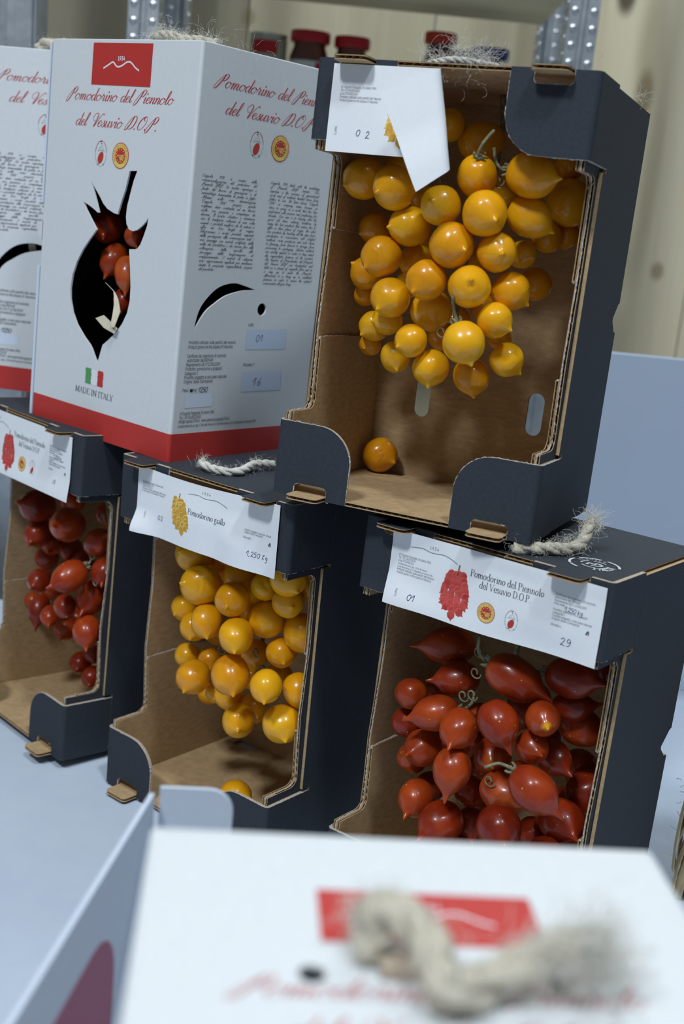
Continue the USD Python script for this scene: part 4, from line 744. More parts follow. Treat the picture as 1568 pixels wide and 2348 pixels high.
# local frame here: x from the far edge (0) towards the camera (-CW), y from left (0) to right (-CD)
def carton_top():
    R, t = pose(*_P); c = thing('white_carton', 'nearest white carton in the foreground, blurred, seen from above with knotted twine', 'carton', R, t, 'white tomato cartons')
    F = np.diag([1., -1, 1])
    def flip(m): return (lambda u, v, w: (lambda r: (r[0], -r[1], r[2]))(m(u, v, w)))
    def mA(s, v, w): fx, fy = WW(s, w); return (fx, fy, v)
    def mB(s, v, w): fx, fy = WW(s, w); return (-CW - fx, CD - fy, v)
    pa = rect(-CW + .0028, 0, CD - .0028, CH - .0012)
    for m in (mA, mB):
        p = part(c, 'side_wall', sheet(pa, -.0016, 0, flip(m), None, WCUT), 'white_card', smooth=30); part(p, 'red_band', sheet(rect(-CW + .0028, 0, CD - .0028, .0236), 0, .00012, flip(m), None, WCUT), 'red_ink', smooth=30)
    tp = rrect(-CW + .0006, .0006, -.0006, CD - .0006, .0022)
    for y in (.048, .116): tp = tp.difference(Point(-.0723, y).buffer(.0038, quad_segs=8))
    ml = lambda u, v, w: (u, -v, CH + w - .0009 * np.clip(1 - np.minimum(np.minimum(-u, CW + u), np.minimum(v, CD - v)) / .003, 0, 1) ** 2)
    p = part(c, 'top_panel', sheet(tp, -.0016, 0, ml, .01), 'white_card', smooth=40)
    it = [('red_ink@logo_panel', 0, fill(rect(.0510, -.0580, .1150, -.0325))), ('white_ink@mountain_line', 1, ribbon(smooth_path([(.083 + x * .019, -.0465 + y * .0095) for x, y in MOUNT], 60), .0011)), ('white_ink@year_number', 1, sans('1934', .079, -.0415, .0026, .0080, bold=True)), ('red_text', 0, cursive(TITLE1, .0270, -.0822, .0040, .109)), ('red_text', 0, cursive(TITLE2, .040, -.0985, .0040, .086))]
    prints(p, it, lambda u, v, w: (v, -u, CH + w))
    part(c, 'bottom_panel', sheet(rect(-CW + .002, .002, -.002, CD - .002), 0, .0016, lambda u, v, w: (u, -v, w)), 'carton_inside')
    return c, R, t
c3, R3, t3 = carton_top()
# folded white card wall standing at its left
gt = thing('folded_carton_wall', 'folded white carton wall standing left of the nearest carton, with rounded rear flap', 'carton')
ga, gb = np.array([-.0742, .5094]), np.array([-.1050, .2400]); gd = (gb - ga) / np.linalg.norm(gb - ga); gl = np.linalg.norm(gb - ga); gn = np.array([-gd[1], gd[0]])
mg = lambda u, v, w: (ga[0] + gd[0] * u - gn[0] * w, ga[1] + gd[1] * u - gn[1] * w, v)
if gn[0] < 0: pass
gw = part(gt, 'wall_panel', sheet(rect(0, 0, gl, .2500), 0, .0024, mg), 'grey_board')
part(gw, 'red_print', sheet(rrect(.052, .140, .190, .2200, .03), -.0003, -.0001, mg), 'carton_print', label='dull red printed patch')
ear = rect(.002, 0, .0365, .252).difference(rect(.0245, .240, .05, .27)).union(Point(.0245, .240).buffer(.012, quad_segs=10))
part(gt, 'rear_flap', sheet(ear, 0, .0022, lambda u, v, w: (ga[0] + u, ga[1] + .002 + u * .08 + w, v + u * .02)), 'grey_board')

# ------------------------------------------------------------------ tomatoes
TOM = {
    'A': [
     (0.0246,0.0443,0.2267,0.01489,-0.408,-0.8,-0.441,1.05,'','yellow tomato, tip lower left, leftmost, second row of upper crate bunch'),
     (0.0563,0.0247,0.2211,0.01529,-0.423,-0.847,-0.322,1.0,'','yellow tomato, tip left, second from left, second row of upper crate bunch'),
     (0.0386,0.08,0.2408,0.01339,-0.012,0.527,-0.85,1.0,'back','half-hidden yellow tomato at back, leftmost, second row of upper crate bunch'),
     (0.0929,0.022,0.2121,0.01384,-0.078,-0.995,0.066,1.0,'','yellow tomato, tip left, second from left, third row of upper crate bunch'),
     (0.0667,0.0355,0.197,0.01397,-0.589,-0.783,-0.199,1.12,'','yellow tomato, tip left, leftmost, third row of upper crate bunch'),
     (0.1264,0.0158,0.2095,0.01526,0.701,-0.698,-0.145,1.0,'','yellow tomato, tip right, third from left, third row of upper crate bunch'),
     (0.1129,0.03,0.2337,0.01376,-0.179,0.599,-0.78,1.12,'stem','yellow tomato, tip turned away, third from left, second row of upper crate bunch'),
     (0.1503,0.03,0.2376,0.01522,0.986,-0.135,-0.094,1.15,'stemL','yellow tomato, tip right, rightmost, second row of upper crate bunch'),
     (0.092,0.09,0.2627,0.01439,0.667,0.741,0.079,1.25,'back','half-hidden yellow tomato at back, rightmost, first row of upper crate bunch'),
     (0.0734,0.07,0.2699,0.01111,-0.228,0.633,-0.74,1.1,'back','half-hidden yellow tomato at back, leftmost, first row of upper crate bunch'),
     (0.1627,0.0897,0.2262,0.01651,0.138,0.707,-0.694,1.0,'back','half-hidden yellow tomato at back, rightmost, third row of upper crate bunch'),
     (0.1493,0.0423,0.2115,0.01378,0.897,0.179,-0.403,1.2,'','yellow tomato, tip lower right, rightmost, third row of upper crate bunch'),
     (0.156,0.1,0.2521,0.01047,-0.019,0.816,-0.578,1.0,'back','half-hidden yellow tomato at back, rightmost, second row of upper crate bunch'),
     (0.1614,0.1011,0.2043,0.00934,0.071,-0.047,-0.996,1.0,'','yellow tomato, tip down, rightmost, fourth row of upper crate bunch'),
     (0.1516,0.0846,0.2008,0.01107,0.608,0.768,-0.202,1.0,'back','half-hidden yellow tomato at back, rightmost, fourth row of upper crate bunch'),
     (0.1059,0.016,0.1868,0.01521,0.822,-0.557,-0.119,1.0,'','yellow tomato, tip right, third from left, fourth row of upper crate bunch'),
     (0.1351,0.0263,0.186,0.01314,0.484,-0.868,-0.11,1.0,'','yellow tomato, tip facing out, fourth from left, fourth row of upper crate bunch'),
     (0.0258,0.07,0.1936,0.01155,-0.414,-0.792,-0.448,1.0,'','yellow tomato, tip lower left, leftmost, fourth row of upper crate bunch'),
     (0.0505,0.03,0.1743,0.01468,-0.382,-0.804,-0.456,1.0,'blister','blistered yellow tomato, tip lower left, second from left, fourth row of upper crate bunch'),
     (0.028,0.0594,0.1614,0.01214,-0.628,-0.656,0.42,1.0,'','yellow tomato, tip upper left, second from left, fifth row of upper crate bunch'),
     (0.0665,0.058,0.1737,0.01251,-0.261,-0.697,-0.668,1.0,'','yellow tomato, tip lower left, third from left, fifth row of upper crate bunch'),
     (0.0915,0.016,0.162,0.01393,-0.232,-0.821,-0.522,1.0,'','yellow tomato, tip lower left, fourth from left, fifth row of upper crate bunch'),
     (0.1227,0.016,0.1615,0.01431,0.403,-0.868,0.29,1.0,'scar','scarred yellow tomato, tip upper right, fifth from left, fifth row of upper crate bunch'),
     (0.1441,0.04,0.1614,0.01336,0.847,0.133,-0.514,1.0,'','yellow tomato, tip lower right, rightmost, fifth row of upper crate bunch'),
     (0.1463,0.09,0.1678,0.01187,0.323,0.64,-0.698,1.0,'back','half-hidden yellow tomato at back, rightmost, fifth row of upper crate bunch'),
     (0.1401,0.07,0.187,0.00977,0.842,-0.52,-0.147,1.0,'','yellow tomato, tip right, fifth from left, fourth row of upper crate bunch'),
     (0.0629,0.026,0.1469,0.01402,-0.198,-0.775,-0.6,1.0,'','yellow tomato, tip lower left, third from left, sixth row of upper crate bunch'),
     (0.0243,0.071,0.1457,0.00877,-0.279,-0.847,0.452,1.0,'','yellow tomato, tip upper left, leftmost, fifth row of upper crate bunch'),
     (0.0866,0.0471,0.1413,0.01482,0.501,-0.599,-0.624,1.0,'','yellow tomato, tip down, fourth from left, sixth row of upper crate bunch'),
     (0.1404,0.026,0.1411,0.01207,0.899,-0.127,-0.419,1.0,'','yellow tomato, tip lower right, rightmost, sixth row of upper crate bunch'),
     (0.0536,0.0482,0.1306,0.01132,-0.596,-0.794,-0.12,1.0,'','yellow tomato, tip left, second from left, sixth row of upper crate bunch'),
     (0.0382,0.0618,0.1242,0.01126,-0.413,-0.69,-0.595,1.0,'','yellow tomato, tip lower left, leftmost, sixth row of upper crate bunch'),
     (0.0837,0.022,0.1197,0.0115,-0.374,-0.846,-0.38,1.0,'','yellow tomato, tip lower left, third from left, seventh row of upper crate bunch'),
     (0.1261,0.01,0.1244,0.01462,0.511,-0.241,-0.825,1.0,'stem','yellow tomato, tip down, fifth from left, seventh row of upper crate bunch'),
     (0.0326,0.072,0.1095,0.0085,-0.103,-0.893,-0.439,1.0,'','yellow tomato, tip lower left, leftmost, seventh row of upper crate bunch'),
     (0.0628,0.05,0.1051,0.01137,0.412,-0.617,-0.67,1.0,'','yellow tomato, tip down, second from left, seventh row of upper crate bunch'),
     (0.0963,0.035,0.1025,0.01287,0.186,-0.417,-0.889,1.02,'','yellow tomato, tip down, leftmost, bottom row of upper crate bunch'),
     (0.1247,0.04,0.1003,0.01278,0.277,-0.194,-0.941,1.05,'','yellow tomato, tip down, rightmost, bottom row of upper crate bunch'),
     (0.1468,0.045,0.1149,0.01207,0.806,0.093,-0.584,1.0,'scar','scarred yellow tomato, tip lower right, rightmost, seventh row of upper crate bunch'),
     (0.092,0.0628,0.1234,0.01069,0.452,-0.694,-0.56,1.0,'','yellow tomato, tip down, fourth from left, seventh row of upper crate bunch'),
     (0.132,0.07,0.1277,0.0087,0.304,0.702,-0.644,1.0,'back','half-hidden yellow tomato at back, only one, seventh row of upper crate bunch'),
     (0.0577,0.09,0.1854,0.011,-0.233,0.809,-0.54,1.0,'back','half-hidden yellow tomato at back, leftmost, fourth row of upper crate bunch'),
     (0.0964,0.09,0.1784,0.01083,-0.045,0.767,-0.641,1.0,'back','half-hidden yellow tomato at back, second from left, fifth row of upper crate bunch'),
     (0.0926,0.085,0.1351,0.0109,-0.192,0.788,-0.585,1.0,'back','half-hidden yellow tomato at back, leftmost, sixth row of upper crate bunch'),
     (0.1153,0.08,0.2287,0.0105,-0.149,0.776,-0.612,1.0,'back','half-hidden yellow tomato at back, second from left, second row of upper crate bunch'),
     (0.053,0.085,0.1575,0.01039,-0.276,0.625,-0.73,1.0,'back','half-hidden yellow tomato at back, leftmost, fifth row of upper crate bunch'),
     (0.0588,0.07,0.2199,0.00943,-0.381,0.796,-0.47,1.0,'back','half-hidden yellow tomato at back, leftmost, third row of upper crate bunch'),
     (0.1128,0.085,0.1471,0.01014,-0.0,0.709,-0.705,1.0,'back','half-hidden yellow tomato at back, rightmost, sixth row of upper crate bunch'),
    ],
    'M': [
     (0.0552,0.0375,0.2207,0.01552,0.064,-0.975,0.211,1.05,'','yellow tomato, tip left, leftmost, first row of lower middle crate bunch'),
     (0.0776,0.0267,0.201,0.01708,-0.108,-0.983,0.15,1.06,'blister','blistered yellow tomato, tip left, second from left, first row of lower middle crate bunch'),
     (0.0651,0.06,0.2087,0.01274,-0.337,0.618,-0.71,1.0,'','yellow tomato, tip turned away, third from left, first row of lower middle crate bunch'),
     (0.1035,0.0444,0.2114,0.01447,0.702,-0.689,-0.182,1.0,'','yellow tomato, tip down, fourth from left, first row of lower middle crate bunch'),
     (0.1347,0.0419,0.213,0.01168,-0.419,0.677,-0.606,1.0,'scar','scarred yellow tomato, tip turned away, fifth from left, first row of lower middle crate bunch'),
     (0.1691,0.0303,0.2313,0.01434,0.86,-0.3,-0.413,1.05,'','yellow tomato, tip lower right, sixth from left, first row of lower middle crate bunch'),
     (0.1177,0.0231,0.2005,0.0145,0.431,-0.881,-0.196,1.0,'','yellow tomato, tip lower left, third from left, second row of lower middle crate bunch'),
     (0.163,0.0399,0.2082,0.01286,0.797,-0.602,0.046,1.0,'','yellow tomato, tip lower right, rightmost, second row of lower middle crate bunch'),
     (0.0313,0.0547,0.1626,0.01231,0.067,-0.967,-0.246,1.05,'','yellow tomato, tip lower left, leftmost, second row of lower middle crate bunch'),
     (0.0914,0.022,0.1745,0.01373,0.624,-0.599,-0.503,1.12,'','yellow tomato, tip down, second from left, second row of lower middle crate bunch'),
     (0.0515,0.0472,0.152,0.01251,0.52,-0.682,-0.515,1.05,'','yellow tomato, tip down, second from left, third row of lower middle crate bunch'),
     (0.1296,0.018,0.1738,0.01408,0.542,-0.68,-0.494,1.15,'','yellow tomato, tip down, third from left, third row of lower middle crate bunch'),
     (0.1358,0.046,0.1847,0.01608,0.147,0.954,-0.261,1.0,'','yellow tomato, tip turned away, fourth from left, second row of lower middle crate bunch'),
     (0.1686,0.0551,0.1803,0.01624,0.756,-0.37,-0.54,1.05,'','yellow tomato, tip down, rightmost, third row of lower middle crate bunch'),
     (0.1119,0.062,0.1432,0.01223,0.697,-0.572,-0.433,1.0,'','yellow tomato, tip down, fourth from left, third row of lower middle crate bunch'),
     (0.1508,0.0514,0.1589,0.01288,0.785,-0.526,-0.327,1.0,'','yellow tomato, tip down, fifth from left, third row of lower middle crate bunch'),
     (0.0368,0.056,0.1188,0.01124,-0.857,0.051,-0.514,1.0,'','yellow tomato, tip turned away, leftmost, third row of lower middle crate bunch'),
     (0.072,0.03,0.1167,0.01455,0.28,-0.815,-0.508,1.08,'','yellow tomato, tip lower left, leftmost, fourth row of lower middle crate bunch'),
     (0.0613,0.06,0.1217,0.01111,0.671,-0.606,-0.427,1.0,'','yellow tomato, tip down, second from left, fourth row of lower middle crate bunch'),
     (0.1272,0.018,0.139,0.016,0.721,-0.426,-0.546,1.12,'','yellow tomato, tip down, third from left, fourth row of lower middle crate bunch'),
     (0.1648,0.02,0.1417,0.01287,0.583,-0.632,-0.511,1.15,'','yellow tomato, tip down, rightmost, fourth row of lower middle crate bunch'),
     (0.1717,0.0527,0.1322,0.01317,0.665,-0.145,-0.732,1.18,'','yellow tomato, tip down, rightmost, fifth row of lower middle crate bunch'),
     (0.099,0.047,0.1039,0.0123,0.908,-0.361,-0.211,1.0,'','yellow tomato, tip lower right, second from left, fifth row of lower middle crate bunch'),
     (0.079,0.052,0.0985,0.0091,0.595,-0.784,-0.177,1.0,'','yellow tomato, tip down, leftmost, fifth row of lower middle crate bunch'),
     (0.1267,0.0323,0.095,0.01418,0.744,-0.661,-0.098,1.08,'','yellow tomato, tip down, third from left, fifth row of lower middle crate bunch'),
     (0.1192,0.0571,0.0962,0.01264,0.837,-0.521,-0.168,1.0,'','yellow tomato, tip down, fourth from left, fifth row of lower middle crate bunch'),
     (0.1685,0.0396,0.1046,0.01636,0.728,-0.509,-0.459,1.0,'','yellow tomato, tip down, only one, bottom row of lower middle crate bunch'),
     (0.1658,0.0613,0.2182,0.01197,-0.173,0.635,-0.753,1.0,'','yellow tomato, tip turned away, rightmost, first row of lower middle crate bunch'),
     (0.0787,0.085,0.1712,0.01222,-0.352,0.451,-0.82,1.0,'back','half-hidden yellow tomato at back, only one, second row of lower middle crate bunch'),
     (0.044,0.085,0.1362,0.01177,-0.321,0.397,-0.86,1.0,'back','half-hidden yellow tomato at back, leftmost, third row of lower middle crate bunch'),
     (0.0908,0.0848,0.1098,0.0123,-0.214,0.324,-0.922,1.0,'back','half-hidden yellow tomato at back, leftmost, fourth row of lower middle crate bunch'),
     (0.1211,0.085,0.1199,0.01206,-0.304,0.43,-0.85,1.0,'back','half-hidden yellow tomato at back, rightmost, fourth row of lower middle crate bunch'),
     (0.1035,0.07,0.2204,0.01251,-0.463,0.562,-0.685,1.0,'back','half-hidden yellow tomato at back, only one, first row of lower middle crate bunch'),
     (0.0437,0.08,0.0782,0.0103,-0.332,0.4,-0.854,1.0,'back','half-hidden yellow tomato at back, only one, fifth row of lower middle crate bunch'),
     (0.0732,0.0903,0.1234,0.01166,-0.393,0.484,-0.782,1.0,'back','half-hidden yellow tomato at back, rightmost, third row of lower middle crate bunch'),
    ],
    'R': [
     (0.0479,0.0612,0.2021,0.01451,-0.8,-0.597,-0.064,1.45,'','red tomato, tip left, leftmost, first row of lower right crate bunch'),
     (0.0667,0.0481,0.1841,0.01359,-0.676,-0.718,-0.163,1.3,'','red tomato, tip left, second from left, first row of lower right crate bunch'),
     (0.1211,0.03,0.2064,0.01528,0.927,0.218,-0.305,1.45,'stemL','red tomato, tip lower right, third from left, first row of lower right crate bunch'),
     (0.1581,0.0418,0.2156,0.0138,0.996,0.011,0.092,1.4,'stemL','red tomato, tip right, rightmost, first row of lower right crate bunch'),
     (0.0318,0.042,0.1626,0.0119,-0.873,0.287,-0.394,1.15,'','red tomato, tip turned away, leftmost, second row of lower right crate bunch'),
     (0.0653,0.0256,0.1623,0.0134,-0.728,-0.644,-0.237,1.35,'stem','red tomato, tip left, second from left, second row of lower right crate bunch'),
     (0.0911,0.0156,0.1619,0.01369,0.254,-0.865,-0.432,1.2,'','red tomato, tip lower left, fourth from left, third row of lower right crate bunch'),
     (0.1244,0.01,0.179,0.01386,0.674,-0.129,-0.728,1.25,'','red tomato, tip lower right, sixth from left, third row of lower right crate bunch'),
     (0.1517,0.02,0.1891,0.01221,0.671,-0.741,-0.003,1.2,'ytip','yellow-tipped red tomato, tip lower right, fourth from left, second row of lower right crate bunch'),
     (0.0267,0.05,0.135,0.01177,-0.759,0.389,-0.522,1.1,'','red tomato, tip turned away, leftmost, third row of lower right crate bunch'),
     (0.0526,0.036,0.1272,0.01408,-0.142,-0.99,0.018,1.1,'','red tomato, tip left, third from left, third row of lower right crate bunch'),
     (0.0365,0.05,0.1091,0.01177,-0.107,-0.884,0.455,1.1,'otip','orange-tipped red tomato, tip upper left, second from left, third row of lower right crate bunch'),
     (0.1052,0.0473,0.1362,0.01405,0.498,-0.867,0.018,1.15,'otip','orange-tipped red tomato, tip down, fifth from left, third row of lower right crate bunch'),
     (0.1444,0.026,0.1639,0.01181,0.686,-0.723,0.083,1.15,'spots','white-flecked red tomato, tip lower right, seventh from left, third row of lower right crate bunch'),
     (0.1516,0.05,0.1514,0.01237,0.87,-0.401,-0.288,1.2,'','red tomato, tip lower right, eighth from left, third row of lower right crate bunch'),
     (0.1601,0.068,0.1733,0.01398,0.98,-0.196,0.034,1.3,'','red tomato, tip lower right, rightmost, third row of lower right crate bunch'),
     (0.1583,0.0515,0.1923,0.01038,0.909,0.357,0.218,1.5,'','red tomato, tip right, rightmost, second row of lower right crate bunch'),
     (0.0938,0.01,0.1326,0.01369,0.153,-0.475,-0.867,1.28,'spots','white-flecked red tomato, tip down, third from left, fourth row of lower right crate bunch'),
     (0.0566,0.03,0.0896,0.0141,0.12,-0.908,-0.403,1.1,'','red tomato, tip lower left, leftmost, fourth row of lower right crate bunch'),
     (0.0528,0.0551,0.0904,0.01175,-0.071,-0.994,0.082,1.1,'otip','orange-tipped red tomato, tip left, second from left, fourth row of lower right crate bunch'),
     (0.0902,0.05,0.1017,0.01173,0.701,-0.706,-0.106,1.1,'','red tomato, tip down, fourth from left, fourth row of lower right crate bunch'),
     (0.1248,0.0341,0.119,0.01501,0.987,-0.119,-0.105,1.25,'orange','orange-streaked red tomato, tip lower right, fifth from left, fourth row of lower right crate bunch'),
     (0.1601,0.006,0.1438,0.0147,0.898,0.063,-0.436,1.35,'stem spots','white-flecked red tomato, tip lower right, rightmost, fourth row of lower right crate bunch'),
     (0.0847,0.0211,0.0836,0.016,-0.232,-0.901,-0.367,1.15,'','red tomato, tip lower left, leftmost, fifth row of lower right crate bunch'),
     (0.0945,0.0513,0.0755,0.01309,0.588,-0.708,-0.391,1.1,'','red tomato, tip down, second from left, fifth row of lower right crate bunch'),
     (0.1375,0.0096,0.1055,0.01582,0.675,-0.701,-0.228,1.1,'','red tomato, tip down, third from left, fifth row of lower right crate bunch'),
     (0.1672,0.086,0.1177,0.01723,0.207,0.481,-0.852,1.1,'back','half-hidden red tomato at back, rightmost, fourth row of lower right crate bunch'),
     (0.1631,0.0559,0.1042,0.01624,0.76,-0.647,-0.056,1.2,'','red tomato, tip lower right, rightmost, fifth row of lower right crate bunch'),
     (0.1417,0.0587,0.0841,0.0134,0.589,-0.803,-0.087,1.1,'','red tomato, tip down, fourth from left, fifth row of lower right crate bunch'),
     (0.1637,0.095,0.2086,0.01072,0.078,0.669,-0.739,1.1,'back','half-hidden red tomato at back, only one, first row of lower right crate bunch'),
     (0.1119,0.0693,0.1671,0.01223,-0.111,0.32,-0.941,1.1,'back','half-hidden red tomato at back, second from left, second row of lower right crate bunch'),
     (0.1477,0.1081,0.1253,0.01381,0.235,0.589,-0.773,1.1,'back','half-hidden red tomato at back, third from left, fourth row of lower right crate bunch'),
     (0.0809,0.065,0.1541,0.01049,-0.097,0.418,-0.903,1.1,'','red tomato, tip turned away, third from left, second row of lower right crate bunch'),
     (0.0945,0.0314,0.0565,0.01486,0.596,-0.79,-0.146,1.15,'','red tomato, tip down, leftmost, bottom row of lower right crate bunch'),
     (0.1651,0.0326,0.0861,0.01349,0.626,-0.759,-0.18,1.15,'','red tomato, tip down, rightmost, bottom row of lower right crate bunch'),
     (0.0265,0.09,0.1494,0.0104,-0.461,0.504,-0.731,1.1,'back','half-hidden red tomato at back, leftmost, second row of lower right crate bunch'),
     (0.0406,0.09,0.1133,0.01178,-0.447,0.535,-0.717,1.1,'back','half-hidden red tomato at back, leftmost, third row of lower right crate bunch'),
     (0.0749,0.09,0.1017,0.01157,-0.218,0.588,-0.779,1.1,'back','half-hidden red tomato at back, leftmost, fourth row of lower right crate bunch'),
     (0.111,0.085,0.1113,0.01191,-0.088,0.747,-0.659,1.1,'back','half-hidden red tomato at back, second from left, fourth row of lower right crate bunch'),
     (0.1223,0.095,0.1447,0.01184,0.002,0.644,-0.765,1.1,'back','half-hidden red tomato at back, rightmost, third row of lower right crate bunch'),
     (0.0836,0.09,0.0736,0.01227,-0.167,0.523,-0.836,1.1,'back','half-hidden red tomato at back, leftmost, fifth row of lower right crate bunch'),
     (0.07,0.085,0.1252,0.01082,-0.156,0.499,-0.852,1.1,'back','half-hidden red tomato at back, second from left, third row of lower right crate bunch'),
     (0.1428,0.1,0.0973,0.01187,0.036,0.613,-0.789,1.1,'back','half-hidden red tomato at back, rightmost, fifth row of lower right crate bunch'),
     (0.1118,0.0912,0.1738,0.01114,-0.085,0.774,-0.628,1.1,'back','half-hidden red tomato at back, rightmost, second row of lower right crate bunch'),
    ],
    'L': [
     (0.0473,0.0438,0.2002,0.01623,0.193,-0.963,0.188,1.25,'','red tomato, tip left, leftmost, first row of lower left crate bunch'),
     (0.1128,0.04,0.1982,0.01639,0.373,-0.903,0.213,1.15,'','red tomato, tip left, rightmost, first row of lower left crate bunch'),
     (0.042,0.0501,0.1709,0.01384,0.552,-0.728,-0.406,1.25,'','red tomato, tip lower left, leftmost, second row of lower left crate bunch'),
     (0.1525,0.05,0.1901,0.01329,0.687,0.041,0.726,1.15,'','red tomato, tip upper right, rightmost, second row of lower left crate bunch'),
     (0.1671,0.05,0.1661,0.01323,0.731,-0.55,-0.404,1.1,'','red tomato, tip down, rightmost, third row of lower left crate bunch'),
     (0.0218,0.0729,0.1369,0.01204,-0.669,0.233,-0.705,1.1,'back','half-hidden red tomato at back, only one, second row of lower left crate bunch'),
     (0.0847,0.03,0.1358,0.01132,0.512,-0.835,-0.201,1.2,'','red tomato, tip lower left, leftmost, third row of lower left crate bunch'),
     (0.1553,0.02,0.1617,0.01429,0.059,-0.907,-0.417,1.3,'stem','red tomato, tip lower left, second from left, third row of lower left crate bunch'),
     (0.1347,0.03,0.1257,0.0106,0.847,-0.438,-0.301,1.2,'','red tomato, tip down, fourth from left, fourth row of lower left crate bunch'),
     (0.0532,0.05,0.0943,0.01133,0.401,-0.372,-0.837,1.45,'','red tomato, tip down, second from left, fourth row of lower left crate bunch'),
     (0.0955,0.038,0.1024,0.00927,0.731,-0.48,-0.485,1.35,'','red tomato, tip down, third from left, fourth row of lower left crate bunch'),
     (0.1488,0.05,0.137,0.01509,0.466,-0.795,-0.388,1.3,'','red tomato, tip lower left, rightmost, fourth row of lower left crate bunch'),
     (0.1625,0.038,0.1091,0.01332,0.65,-0.415,-0.637,1.25,'spots','white-flecked red tomato, tip down, second from left, fifth row of lower left crate bunch'),
     (0.0757,0.0681,0.0793,0.01176,0.638,-0.631,-0.441,1.1,'','red tomato, tip down, leftmost, fifth row of lower left crate bunch'),
     (0.0571,0.0793,0.1539,0.01224,0.734,-0.59,-0.337,1.2,'','red tomato, tip down, third from left, second row of lower left crate bunch'),
     (0.0186,0.0622,0.0914,0.00895,0.688,-0.555,-0.468,1.1,'','red tomato, tip down, leftmost, fourth row of lower left crate bunch'),
     (0.1017,0.0718,0.0512,0.01123,0.678,-0.659,-0.325,1.1,'','red tomato, tip down, leftmost, bottom row of lower left crate bunch'),
     (0.1246,0.072,0.0442,0.0111,0.713,-0.6,-0.363,1.1,'','red tomato, tip down, rightmost, bottom row of lower left crate bunch'),
     (0.116,0.0769,0.0658,0.01028,0.828,-0.475,-0.299,1.1,'','red tomato, tip down, rightmost, fifth row of lower left crate bunch'),
     (0.1175,0.08,0.2063,0.0117,-0.495,0.447,-0.745,1.1,'back','half-hidden red tomato at back, rightmost, first row of lower left crate bunch'),
     (0.0345,0.09,0.1986,0.01414,-0.625,0.08,-0.776,1.1,'back','half-hidden red tomato at back, leftmost, first row of lower left crate bunch'),
     (0.0345,0.0707,0.1567,0.01233,0.697,-0.622,-0.357,1.1,'','red tomato, tip down, second from left, second row of lower left crate bunch'),
     (0.0804,0.0793,0.1481,0.01208,-0.564,0.264,-0.782,1.1,'back','half-hidden red tomato at back, rightmost, third row of lower left crate bunch'),
     (0.0245,0.08,0.1042,0.01169,-0.52,0.211,-0.828,1.1,'back','half-hidden red tomato at back, leftmost, third row of lower left crate bunch'),
     (0.0655,0.0882,0.083,0.01151,-0.497,0.215,-0.841,1.1,'back','half-hidden red tomato at back, only one, fourth row of lower left crate bunch'),
    ],
    'W1': [
     (-0.1343,0.0287,0.1786,0.01443,0.544,-0.65,-0.53,1.15,'','red tomato, tip down, leftmost, first row of bunch in the white carton'),
     (-0.0803,0.015,0.1749,0.00875,0.688,-0.375,-0.621,1.15,'','red tomato, tip down, rightmost, first row of bunch in the white carton'),
     (-0.1208,0.028,0.1516,0.01213,0.215,-0.574,-0.79,1.3,'','red tomato, tip lower left, only one, second row of bunch in the white carton'),
     (-0.0923,0.02,0.1429,0.01114,0.442,-0.324,-0.837,1.45,'orange','orange-streaked red tomato, tip down, only one, third row of bunch in the white carton'),
     (-0.0992,0.024,0.1199,0.00902,0.509,-0.578,-0.638,1.35,'','red tomato, tip down, only one, bottom row of bunch in the white carton'),
     (-0.132,0.0521,0.1886,0.01154,-0.342,0.365,-0.866,1.1,'','red tomato, tip turned away, second from left, first row of bunch in the white carton'),
    ],
    'FA': [
     (0.0256,0.1365,0.0175,0.01422,0.891,-0.349,-0.292,1.0,'blister','loose blistered yellow tomato lying on the floor of the upper open crate'),
    ],
    'FM': [
     (0.1192,0.0437,0.0179,0.01463,0.976,0.102,0.194,1.0,'','loose yellow tomato lying on the floor of the lower middle crate'),
    ],
}
def fruit(r, el, red, extra, seed):
    zb = el * r
    if red: tz, tr = [.70, .83, .94, 1.04, 1.15, 1.28, 1.36, 1.39], [.665, .495, .335, .220, .148, .095, .052, 0]
    else: tz, tr = [.74, .86, .95, 1.02, 1.09, 1.16, 1.205, 1.22], [.655, .485, .325, .205, .130, .080, .040, 0]
    th = np.linspace(-np.pi / 2, math.asin(tz[0]), 22)[:-1]
    zk = np.concatenate([np.sin(th), tz]); rk = np.concatenate([np.cos(th) * (1 - (.06 if red else 0) * np.clip(np.sin(th), 0, 1)), tr])
    pc = PchipInterpolator(zk[18:], rk[18:]); zf = np.concatenate([zk[:19], np.linspace(zk[18], tz[-1] - .03, 20)[1:], [tz[-1] - .012, tz[-1]]])
    rf = np.concatenate([rk[:19], pc(zf[19:])]); rf[-2] = max(rf[-2], .022); rf[-1] = 0; rf[0] = 0
    rho, zz = rf * r, zf * zb
    zz = np.where(zz < -.80 * zb, zz + .13 * r * np.clip(1 - rho / (.60 * r), 0, 1) ** 1.5, zz)
    m = lathe(np.stack([rho, zz], 1), 30)
    v = m.vertices; R = np.random.default_rng(seed); o = R.uniform(0, 50, 3)
    d = meshkit.fbm(v / r * .9 + o, 2, seed) - .5
    lat = 1 + .13 * d + .012 * np.cos(4 * np.arctan2(v[:, 1], v[:, 0]) + o[0])
    v = v * np.stack([lat, lat, 1 + .05 * d], 1)
    bx_, by_ = R.uniform(-.08, .08, 2); zq = np.clip(v[:, 2] / zb, 0, 2) ** 2; v[:, 0] += bx_ * r * zq; v[:, 1] += by_ * r * zq
    m.vertices = v; return m
